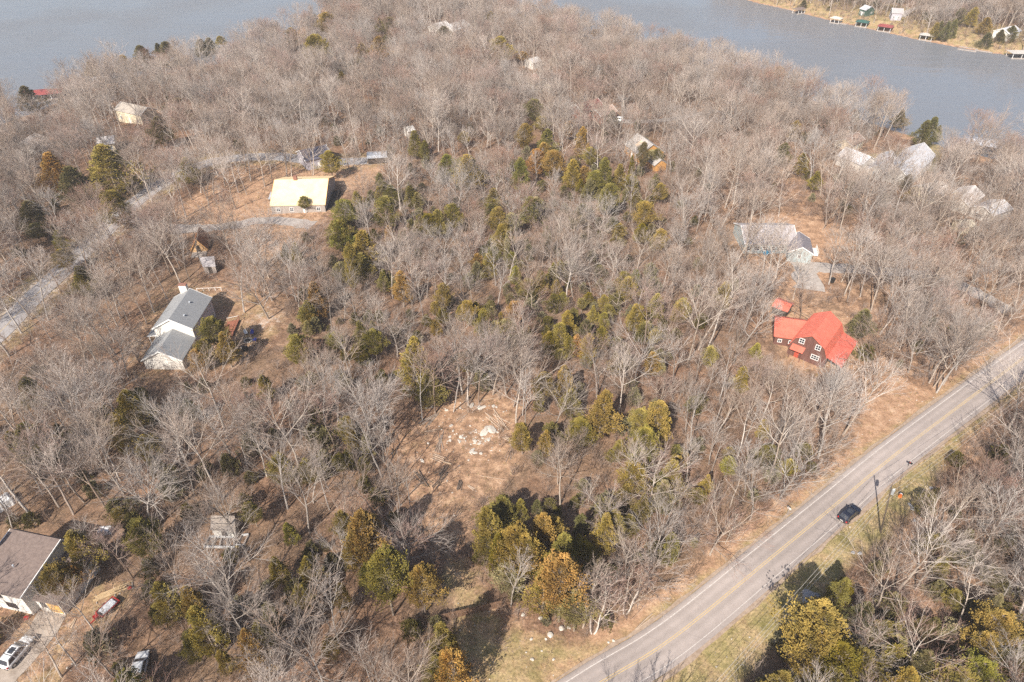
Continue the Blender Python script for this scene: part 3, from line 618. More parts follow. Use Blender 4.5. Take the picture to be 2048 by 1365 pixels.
roof(gh, f2, p2_, L2 + .35, M_SHING, trim=M_TRIM, name='garage_roof', ends=0.25); avoid(f2, L2, 4.2)
for x in (L2 * .3, L2 * .7): win(gh, f2, x, -4.1, 1.5, 0, -1, .9, 1.0)
door(gh, f2, L2 * .5, -4.1, 0, -1, M_TRIM)
for y in (-1.9, 1.9): o = part('garage_door', M_TRIM, gh, 'box', f2, L2 * .2 + (y + 1.9) * .8 - .0, L2 * .2 + (y + 1.9) * .8 + 2.4, 4.1, 4.15, 0, 2.2)
# -- yellow-sheathed house
z6 = lambda u, v: (500 + u / 6.827, 330 + v / 6.827)
fr, L = ridge_frame(z6(345, 212), z6(1058, 181), 6.4); e = at(610, 407.5, 2.9); hw = abs((e.x - fr.o.x) * -fr.s + (e.y - fr.o.y) * fr.c)
yh = empty('yellow_roofed_house', fr.p(L / 2, 0, 0), 'house under construction with bare bright yellow roof sheathing', 'house'); prof = [(-hw, 2.9), (0, 6.4), (hw, 2.9)]
walls(yh, fr, prof, L, M_WEATH); yr = roof(yh, fr, prof, L, M_YELL, trim=M_WOOD, oh=.2); avoid(fr, L, hw)
b = MB(); b.box(fr, L * .355, L * .355 + 1.0, -.5, .5, 5.6, 7.5); b.build('chimney', M_BRICK, yr)
for i in range(4): win(yh, fr, L * (i + .5) / 4, -hw, 1.4, 0, -1, 1.2, 1.2)
door(yh, fr, L * .62, -hw, 0, -1, M_TRIM)
b = MB(); b.box(fr, L + .1, L + 2.6, -hw * .9, hw * .4, .5, .65); b.build('side_deck', M_DARK, yh)
for i in range(5): part('rail_post', M_DARK, yh, 'box', fr, L + 2.45, L + 2.55, -hw * .9 + i * hw * .3, -hw * .9 + i * hw * .3 + .1, .65, 1.6)
b = MB(); b.box(fr, L + 2.44, L + 2.56, -hw * .9, hw * .4, 1.6, 1.7); b.build('handrail', M_DARK, yh)
sa = at(538, 398, 2.4); sf = Fr((sa.x, sa.y, Tz(sa.x, sa.y)), fr.ang); sl = 3.9
ls = empty('lean_to_shed', sf.p(1.8, 1.8, 0), 'open grey lean-to shed with silver sheet roof at the end of the yellow-roofed house', 'shed')
b = MB(); b.slab([sf.p(-.2, -.2, 2.4), sf.p(sl, -.2, 2.4), sf.p(sl, 3.6, 2.9), sf.p(-.2, 3.6, 2.9)], .08); b.build('roof', M_METAL, ls)
for x, y in ((0, 0), (sl - .3, 0), (0, 3.3), (sl - .3, 3.3)): part('post', M_DARK, ls, 'box', sf, x, x + .14, y, y + .14, -.2, 2.35 if y == 0 else 2.75)
b = MB(); b.box(sf, .0, sl - .2, 3.42, 3.5, 0, 2.7); b.build('back_wall', M_WEATH, ls)
for i in range(6): part('slat', M_WEATH, ls, 'box', sf, .1, sl - .3, -.1, -.06, .1 + i * .2, .24 + i * .2)
AVOID.append((sf.p(1.8, 1.8, 0).x, sf.p(1.8, 1.8, 0).y, 3.5))
# -- red-roofed barn-shaped house
t3 = lambda u, v: (1500 + u / 6.827, 570 + v / 6.827)
fr, L = ridge_frame(t3(865, 680), t3(1090, 370), 7.2)
rh = empty('red_roofed_house', fr.p(L / 2, 0, 0), 'dark timber barn-shaped house under a bright red metal gambrel roof', 'house')
prof = [(-4.0, 3.3), (-3.1, 5.2), (0, 7.2), (3.1, 5.2), (4.0, 3.0)]
walls(rh, fr, prof, L, M_DRED); roof(rh, fr, prof, L, M_REDM, oh=.25, ends=.45, ribs=.62)
lp = [(-7.4, 2.3), (-4.05, 3.25)]
b = MB(); y0, z0, y1, z1 = -7.4, 2.25, -4.05, 3.3; b.slab([fr.p(-.3, y0, z0), fr.p(L + .3, y0, z0), fr.p(L + .3, y1, z1), fr.p(-.3, y1, z1)], .12); lo = b.build('lean_to_roof', M_REDM, rh)
b = MB()
for i in range(int((L + .6) / .5)): x = -.3 + i * .5; b.slab([fr.p(x, y0, z0 + .06), fr.p(x + .08, y0, z0 + .06), fr.p(x + .08, y1, z1 + .06), fr.p(x, y1, z1 + .06)], .08)
b.build('standing_seam', mat('faded red seam', (0.50, 0.12, 0.10), (0.42, 0.10, 0.085), 1, .5), lo)
b = MB(); b.box(fr, .1, L - .1, -7.0, -6.85, -.3, 2.25); b.build('lean_to_wall', M_DRED, rh)
for i in range(4): part('lean_to_post', M_DRED, rh, 'box', fr, -.1 + i * L / 3.2, .06 + i * L / 3.2, -7.2, -7.04, -.3, 2.2)
for y, z, w, h in ((1.75, 4.7, 1.15, 1.35), (-1.75, 4.55, 1.15, 1.35), (-1.75, 1.9, 1.7, 1.25)): win(rh, fr, 0, y, z, -1, 0, w, h, bars=1 if w < 1.5 else 2)
b = MB(); b.slab([fr.p(-1.5, .6, 2.75), fr.p(0, .6, 3.3), fr.p(0, 3.4, 3.3), fr.p(-1.5, 3.4, 2.75)], .1); b.build('porch_roof', M_REDM, rh)
for y in (.75, 3.15): part('porch_post', M_DRED, rh, 'box', fr, -1.4, -1.25, y, y + .15, -.2, 2.7)
door(rh, fr, 0, 2.0, -1, 0, mat('red door', (.42, .08, .05), None, 1, .6)); avoid(fr, L, 5.5)
f2, L2 = ridge_frame(t3(800, 505), t3(365, 430), 4.3); b = MB(); p2_ = [(-2.6, 2.9), (0, 4.3), (4.6, 2.5)]
walls(rh, f2, p2_, L2, M_DRED, name='wing_wall', x0=-.5); roof(rh, f2, p2_, L2, M_REDM, name='wing_roof', oh=.3, x0=-.6, ribs=.62); avoid(f2, L2, 4)
for i in range(3): win(rh, f2, L2 * (i + .5) / 3, 4.6, 1.2, 0, 1, .9, .9)
root_, f_, L_ = gable(t3(375, 190), t3(560, 265), 3.0, 1.9, .8, 'red_roofed_shed', 'small shed with a red metal roof behind the red-roofed house', M_DARK, M_REDM, cat='shed', wins=False, ribs=.6, pad=.5); door(root_, f_, L_, 0, 1, 0, M_DARK)
# -- pale blue house
t4 = lambda u, v: (1440 + u / 6.827, 420 + v / 6.827)
bh, fr, L = gable(t4(300, 215), t4(1000, 205), 5.4, 5.6, 2.4, 'pale_blue_house', 'pale blue bungalow with grey shingle roof and a front wing', M_BLUEW, M_LSHING, M_TRIM, wins=False)
for i, w in enumerate((1.1, 1.4, 1.4, 1.1, 1.6)): win(bh, fr, L * (i + .6) / 6.5, -5.6, 1.5, 0, -1, w, 1.4)
door(bh, fr, L * .9, -5.6, 0, -1, M_TRIM)
f2, L2 = ridge_frame(t4(1130, 510), t4(1085, 300), 4.6); p2_ = [(-2.9, 3.0), (0, 4.6), (2.9, 3.0)]
walls(bh, f2, p2_, L2, M_BLUEW, name='wing_wall'); roof(bh, f2, p2_, L2, mat('slate shingles', (.24, .22, .24), (.17, .155, .17), 2, .9), name='wing_roof', trim=M_TRIM); avoid(f2, L2, 3.2)
win(bh, f2, 0, .2, 1.7, -1, 0, .9, 1.0); win(bh, f2, L2 * .5, -2.9, 1.5, 0, -1, 1.0, 1.2)
b = MB(); b.box(f2, L2 * .45, L2 * .95, -5.2, -2.95, .4, .55); b.build('side_deck', M_TRIM, bh)
for i in range(6): part('rail_post', M_TRIM, bh, 'box', f2, L2 * .45 + i * L2 * .1 - .04, L2 * .45 + i * L2 * .1 + .04, -5.2, -5.12, .55, 1.5)
b = MB(); b.box(f2, L2 * .44, L2 * .96, -5.21, -5.11, 1.5, 1.58); b.build('handrail', M_TRIM, bh)
# -- brown-roofed house at the lower left
t5 = lambda u, v: (u / 6.827, 1040 + v / 6.827)
A, B_, C_ = at(*t5(150, 130), 6.6), at(*t5(820, 265), 6.6), at(*t5(450, 1075), 5.2)
ang = math.atan2(B_.y - A.y, B_.x - A.x); fr = Fr((A.x, A.y, Tz(B_.x, B_.y)), ang); L = (B_ - A).length; hw = abs(-(C_.x - A.x) * fr.s + (C_.y - A.y) * fr.c)
br = empty('brown_roofed_house', fr.p(L / 2, -hw / 2, 0), 'white-walled house with a broad brown shingle roof at the lower left', 'house')
prof = [(-hw, 5.0), (0, 6.6), (.7, 5.6)]; X0 = 0.0
walls(br, fr, prof, L - .3, M_WSIDE, x0=X0); rf = roof(br, fr, prof, L, M_BSHING, trim=M_TRIM, x0=X0, ends=.1); avoid(fr, L, 4); avoid(Fr(fr.p(0, -hw / 2, 0), ang), L, 6)
for u, v in ((240, 300), (180, 630)):
    q = at(*t5(u, v), 6.1); b = MB(); b.tube([q - Vector((0, 0, .25)), q + Vector((0, 0, .15))], .09, 8); b.tube([q + Vector((0, 0, .15)), q + Vector((0, 0, .22))], [.15, .12], 8); b.build('vent', M_METAL, rf)
for x, z, w, h in ((-4.9, 3.6, 1.9, .9), (-3.3, 1.5, 1.8, 1.3), (-7.5, 3.6, 1.4, .9), (-6.6, 1.5, 1.4, 1.3)): win(br, fr, L + x, -hw, z, 0, -1, w, h, fm=M_DARK)
b = MB(); b.box(fr, -1.3, -.15, -hw * .55, -hw * .55 + 1.6, 0, 9.0); b.build('chimney', M_WSIDE, br)  # unseen chimney added beyond the frame to throw a shadow on the roof
zl = 3.1
P = [at(*t5(430, 1095), zl), at(*t5(780, 1165), zl), at(*t5(1290, 480), zl + .3), at(*t5(830, 330), zl + .8)]
b = MB(); b.slab([P[0], P[1], P[2], P[3]], .16); wr = b.build('wing_roof', M_BSHING, br)
b = MB(); n_ = (P[1] + P[2]) / 2; ctr = (P[0] + P[1] + P[2] + P[3]) / 4; Q = [ctr + (p - ctr) * .94 for p in P]
g0 = fr.o.z - .3
b.add([(p.x, p.y, g0) for p in Q] + [(p.x, p.y, p.z - .1) for p in Q], [(0, 1, 5, 4), (1, 2, 6, 5), (2, 3, 7, 6), (3, 0, 4, 7), (0, 3, 2, 1), (4, 5, 6, 7)]); b.build('wing_wall', M_WSIDE, br)
sw = Fr((Q[0].x, Q[0].y, fr.o.z), math.atan2(Q[1].y - Q[0].y, Q[1].x - Q[0].x)); Lw = math.hypot(Q[1].x - Q[0].x, Q[1].y - Q[0].y)
win(br, sw, Lw * .28, 0, 1.7, 0, -1, Lw * .22, 1.3, fm=M_DARK); part('plywood_panel', mat('orange plywood', (.66, .40, .13), (.56, .31, .09), 1, .8), br, 'box', sw, Lw * .46, Lw * .97, -.07, -.01, .2, 2.5)
se = Fr((Q[1].x, Q[1].y, fr.o.z), math.atan2(Q[2].y - Q[1].y, Q[2].x - Q[1].x)); Le = math.hypot(Q[2].x - Q[1].x, Q[2].y - Q[1].y)
for k in (.42, .56): win(br, se, Le * k, 0, 2.1, 0, -1, Le * .11, 1.3)
AVOID.append((ctr.x, ctr.y, 4.5))
# -- timber cabin and little sheds
t1_ = lambda u, v: (340 + u / 9.286, 420 + v / 9.286)
cb, fr, L = gable(t1_(475, 535), t1_(545, 322), 4.2, 2.0, 3.0, 'timber_cabin', 'small steep-roofed timber cabin with orange roof edge beside the gravel drive', mat('pale pine boards', (.55, .36, .2), (.44, .28, .15), 1, .8), mat('cedar roof boards', (.34, .15, .075), (.25, .11, .06), 1.4, .85), M_WOOD, wins=False, cat='cabin', pad=.5)
b = MB(); b.box(fr, -2.6, 0, -1.9, 1.9, 0, .3); b.build('porch_floor', M_WEATH, cb); door(cb, fr, 0, .2, -1, 0, M_DARK)
def shed(name, label, P, z0, z1, wall, rf, cat='shed'):
    """single-slope shed from the four roof corners seen: near-left, near-right, far-right, far-left"""
    Q = [at(*P[0], z0), at(*P[1], z0), at(*P[2], z1), at(*P[3], z1)]; c = sum(Q, Vector()) / 4; g = Tz(c.x, c.y); root = empty(name, (c.x, c.y, g), label, cat)
    b = MB(); b.slab(Q, .1); b.build('roof', rf, root); q = [c + (p - c) * .92 for p in Q]
    b = MB(); b.add([(p.x, p.y, g - .2) for p in q] + [(p.x, p.y, p.z - .08) for p in q], [(0, 1, 5, 4), (1, 2, 6, 5), (2, 3, 7, 6), (3, 0, 4, 7), (0, 3, 2, 1), (4, 5, 6, 7)]); b.build('wall', wall, root)
    f = Fr((q[0].x, q[0].y, g), math.atan2(q[1].y - q[0].y, q[1].x - q[0].x)); w = math.hypot(q[1].x - q[0].x, q[1].y - q[0].y); door(root, f, w * .5, 0, 0, -1, M_DARK, .9, min(1.9, z0 - .3)); AVOID.append((c.x, c.y, max(w * .6, 2.0))); return root
shed('garden_shed', 'small shed with pale grey slatted roof between the cabin and the grey house', [t1_(610, 1060), t1_(845, 1050), t1_(820, 860), t1_(540, 880)], 2.1, 2.6, M_WEATH, M_LSHING)
t7 = lambda u, v: (380 + u / 9.286, 1010 + v / 9.286)
shed('white_fronted_shed', 'small brown-roofed shed with bright white front wall among bare trees', [t7(385, 465), t7(845, 500), t7(830, 205), t7(385, 200)], 1.9, 2.5, M_WSIDE, mat('dusty brown roofing', (.34, .29, .25), (.26, .22, .19), 1.5, .9))
# -- houses by the lake and deeper in the wood
t8 = lambda u, v: (1660 + u / 5.278, 250 + v / 5.278)
gable(t8(180, 235), t8(430, 330), 5.6, 3.6, 2.0, 'lakeside_house', 'long white-roofed house by the lake, farthest from the boat dock of its row', M_WSIDE, M_WMETAL, M_TRIM)
gable(t8(640, 290), t8(520, 400), 5.6, 3.0, 2.2, 'lakeside_cottage', 'white gabled cottage in the middle of the lakeside row', M_WSIDE, M_WMETAL, M_TRIM)
gable(t8(975, 235), t8(745, 400), 7.0, 4.6, 3.0, 'lakeside_house', 'big white gabled house beside the lawn by the lake', M_WSIDE, M_WMETAL, M_TRIM)
gable(t8(170, 130), t8(290, 95), 4.4, 3.0, 1.6, 'lakeside_cottage', 'brown-roofed cottage half hidden on the bank above the lake', M_CREAM, mat('tan shingles', (.36, .25, .2), (.28, .19, .15), 1.5, .9), M_TRIM)
gable(t8(1000, 625), t8(1180, 605), 5.2, 3.4, 1.8, 'bungalow', 'cream-walled bungalow with pale roof below the lakeside row', M_CREAM, mat('pale tan roofing', (.62, .55, .5), (.54, .47, .42), 1, .85), M_TRIM)
gable(t8(1240, 640), t8(1330, 690), 5.0, 3.0, 1.7, 'bungalow', 'small pale bungalow with orange clutter at its door', M_CREAM, mat('pale tan roofing', (.62, .55, .5)), M_TRIM)
gable(t8(1380, 740), t8(1520, 655), 5.2, 3.4, 1.9, 'bungalow', 'pale-roofed bungalow right of the cream-walled one', M_WSIDE, mat('pale grey roofing', (.6, .56, .54), (.5, .46, .45), 1, .85), M_TRIM)
gable(t8(1640, 855), t8(1830, 800), 4.6, 3.2, 1.3, 'metal_roofed_house', 'house with light silver sheet roof near the right edge', M_WSIDE, mat('pale silver roofing', (.6, .58, .58), (.5, .48, .48), .7, .5), M_TRIM)
gable(t8(1370, 1010), t8(1500, 1000), 3.4, 2.0, .9, 'cream_shed', 'low cream shed in brush below the silver-roofed house', M_CREAM, mat('cream roofing', (.62, .56, .44), (.54, .48, .37), 1, .8), cat='shed', wins=False)
t9 = lambda u, v: (1040 + u / 5.6875, 120 + v / 5.6875)
gable(t9(640, 500), t9(880, 440), 5.2, 3.8, 1.9, 'maroon_house', 'low house with dark maroon roof deep in the wood', mat('rust siding', (.36, .14, .1), None, 1, .8), M_MAROON, M_TRIM)
gable(t9(860, 560), t9(1040, 510), 4.6, 3.2, 1.6, 'maroon_house', 'tan-roofed wing house next to the parked white car in the wood', mat('rust siding', (.36, .14, .1)), mat('pinkish tan roofing', (.46, .33, .27), (.38, .27, .22), 1, .85), M_TRIM)
gable(t9(180, 150), t9(260, 230), 4.6, 3.4, 1.7, 'brown_cottage', 'brown-roofed cottage in the far wood with one white eave', M_CREAM, mat('reddish tan roofing', (.38, .25, .21), (.3, .2, .17), 1, .85), M_TRIM)
gh2, fr, L = gable((1250 + 450 / 17.06, 260 + 130 / 17.06), (1250 + 955 / 17.06, 260 + 485 / 17.06), 6.0, 4.6, 3.0, 'timber_house', 'grey-roofed house with fresh orange timber gables in the wood', M_WOOD, mat('pale dusty shingles', (.44, .41, .385), (.36, .33, .31), 1.2, .9))
b = MB(); q = [(L * .42, -3.2), (L * .42, -1.2), (L * .58, -1.2), (L * .58, -3.2)]; b.slab([fr.p(x, y, 6.0 + 3.0 * y / 4.6 + .12) for x, y in q], .08); b.build('roof_panel', mat('tan board', (.72, .55, .4), None, 1, .8), gh2)
f2 = Fr(fr.p(L + 1.2, -1.0, 0), fr.ang); p2_ = [(-2.2, 2.4), (0, 4.0), (2.2, 2.4)]; walls(gh2, f2, p2_, 6.5, M_WOOD, name='wing_wall'); roof(gh2, f2, p2_, 6.5, mat('pale dusty shingles', (.44, .41, .385)), name='wing_roof')
gable((868, 48), (890, 42), 6.0, 4.2, 2.0, 'white_roofed_house', 'white-roofed house near the point of the peninsula, on the left of a pair', M_WSIDE, mat('bright white roof', (.66, .64, .62), None, 1, .6), M_TRIM)
gable((893, 50), (925, 40), 6.6, 4.4, 2.2, 'white_roofed_house', 'larger white-roofed house near the point of the peninsula, on the right of a pair', M_WSIDE, mat('bright white roof', (.66, .64, .62)), M_TRIM)
gable((1058, 118), (1074, 113), 4.2, 2.6, 1.2, 'white_shed', 'small white-roofed shed in the far wood', M_WSIDE, mat('bright white roof', (.66, .64, .62)), cat='shed', wins=False)
gable((244, 208), (292, 212), 6.0, 3.6, 1.8, 'cream_house', 'cream house half hidden by bare trees near the left shore', M_CREAM, mat('greyish tan roofing', (.42, .37, .32), None, 1, .9), M_TRIM)
gable((44, 282), (70, 268), 5.0, 3.4, 1.6, 'pale_roofed_house', 'pale-roofed house at the far left edge of the wood', M_WSIDE, mat('pale tan roofing', (.62, .55, .5)), M_TRIM)
gable((195, 274), (226, 271), 4.6, 3.0, 1.5, 'pale_cottage', 'pale cottage behind a dark cedar left of the side road', M_CREAM, mat('pale grey roofing', (.6, .56, .54)), M_TRIM)
gable((811, 254), (824, 251), 3.8, 2.0, .9, 'white_shed', 'small white shed standing alone in the wood behind the carport', M_WSIDE, mat('bright white roof', (.66, .64, .62)), cat='shed', wins=False)
cp, fr, L = gable((735, 307), (772, 304), 3.0, 2.4, .6, 'carport', 'open grey-roofed carport at the end of the lane behind the yellow-roofed house', M_DARK, mat('blue-grey roofing', (.42, .44, .48), None, .8, .6), cat='carport', wins=False)
gable((600, 300), (650, 290), 5.6, 4.4, 2.0, 'slate_roofed_house', 'dark slate-roofed house hidden behind trunks past the yellow-roofed house', M_GSIDE, mat('dark slate', (.13, .125, .16), (.09, .085, .11), 1.4, .85), M_TRIM)
gable((1728, 20), (1742, 17), 5.0, 3.4, 1.6, 'far_shore_house', 'small white house with green side on the far shore', mat('green siding', (.07, .12, .09), None, 1, .8), M_WMETAL, wins=True)
gable((1783, 24), (1806, 17), 5.6, 3.6, 1.8, 'far_shore_house', 'grey house among bare trees above the red-roofed dock on the far shore', M_GSIDE, M_LSHING, M_TRIM)
gable((2005, 62), (2030, 50), 5.6, 4.0, 1.8, 'far_shore_house', 'white-roofed house between dark cedars on the far shore', M_WSIDE, M_WMETAL, M_TRIM)
# -- boat docks
def dock(px, w, d, ang, rf, label, posts=6, roofh=2.7, walk=None, group='boat docks on the far shore', hip=True):
    b0 = plane(*px, WATER_Z + .4); k_ = 0.8 if group == 'boat docks on the far shore' else 1.0; w, d = w * k_, d * k_; f = Fr((b0[0], b0[1], WATER_Z), ang); root = empty('boat_dock', f.p(0, 0, 0), label, 'dock', group)
    b = MB()
    for y0, y1 in ((-d / 2, -d / 2 + 1.1), (d / 2 - 1.1, d / 2)): b.box(f, -w / 2, w / 2, y0, y1, .05, .42)
    b.box(f, w / 2 - 1.1, w / 2, -d / 2 + 1.1, d / 2 - 1.1, .05, .42); b.build('deck', M_WEATH, root)
    if rf:
        for i in range(posts // 2):
            for y in (-d / 2 + .3, d / 2 - .3): x = -w / 2 + .4 + i * (w - .8) / (posts // 2 - 1); part('post', M_TRIM, root, 'box', f, x - .09, x + .09, y - .09, y + .09, .3, roofh)
        h = .9; b = MB(); k = d * .3 if hip else 0
        b.add([f.p(-w / 2 - .4, -d / 2 - .4, roofh), f.p(w / 2 + .4, -d / 2 - .4, roofh), f.p(w / 2 + .4, d / 2 + .4, roofh), f.p(-w / 2 - .4, d / 2 + .4, roofh), f.p(-w / 2 + k, 0, roofh + h), f.p(w / 2 - k, 0, roofh + h)], [(0, 1, 5, 4), (1, 2, 5), (2, 3, 4, 5), (3, 0, 4), (3, 2, 1, 0)]); b.build('roof', rf, root)
    if walk: b = MB(); b.box(f, w / 2, w / 2 + walk, -.7, .7, .1, .4); b.build('gangway', M_WEATH, root)
    return root
sa = lambda a, b: math.atan2(FAR_SHORE[b][1] - FAR_SHORE[a][1], FAR_SHORE[b][0] - FAR_SHORE[a][0])
dock((1597, 26), 8, 6, sa(3, 4) + 1.6, M_BSHING, 'brown-roofed boat dock, farthest up the far shore', walk=7)
dock((1671, 45), 7, 5.5, sa(4, 5) + .2, mat('beige roofing', (.6, .54, .46), None, 1, .7), 'small beige-topped boat dock between the brown-roofed and green-roofed docks', walk=4)
dock((1723, 52), 8, 7, sa(5, 6) + .25, M_GREENR, 'green-roofed boat dock on the far shore', walk=6)
dock((1769, 61), 9, 8, sa(5, 6) + .25, mat('faded red roofing', (.30, .075, .07), None, 1, .6), 'red-roofed white-railed boat dock on the far shore', walk=9)
dock((1851, 79), 8, 6, sa(7, 8) + .3, mat('white dock roof', (.46, .43, .40), None, 1, .6), 'small white-roofed boat dock with long gangway on the far shore', walk=6)
dock((1936, 98), 11, 8, sa(8, 9) + .1, None, 'open white floating dock with no roof on the far shore', walk=7)
dock((2036, 114), 12, 8, sa(9, 10) + .3, mat('white dock roof', (.46, .43, .40)), 'big white-roofed boat dock at the right edge of the far shore', walk=5)
dock((1958, 296), 11, 8, -.42, M_WMETAL, 'white-roofed boat dock below the lakeside houses', walk=6, group='boat docks by the near shore', hip=False)
dock((72, 196), 9, 7, .3, mat('faded red roofing', (.30, .075, .07)), 'red-roofed boathouse on the left shore, nearer the dark cedar', group='boat docks by the near shore')
dock((107, 194), 8, 7, .3, mat('faded red roofing', (.30, .075, .07)), 'red-roofed boathouse on the left shore, second from the dark cedar', group='boat docks by the near shore')
dock((210, 166), 9, 6, .6, M_WMETAL, 'white-roofed dock among bare trees on the left shore', group='boat docks by the near shore', hip=False)
# ---------------------------------------------------------------- trees in place
TILE = dict(A=(0, 0), B=(680, 0), C=(1348, 0), D=(0, 440), E=(680, 440), F=(1348, 440), G=(0, 899), H=(680, 899), I=(1348, 899))
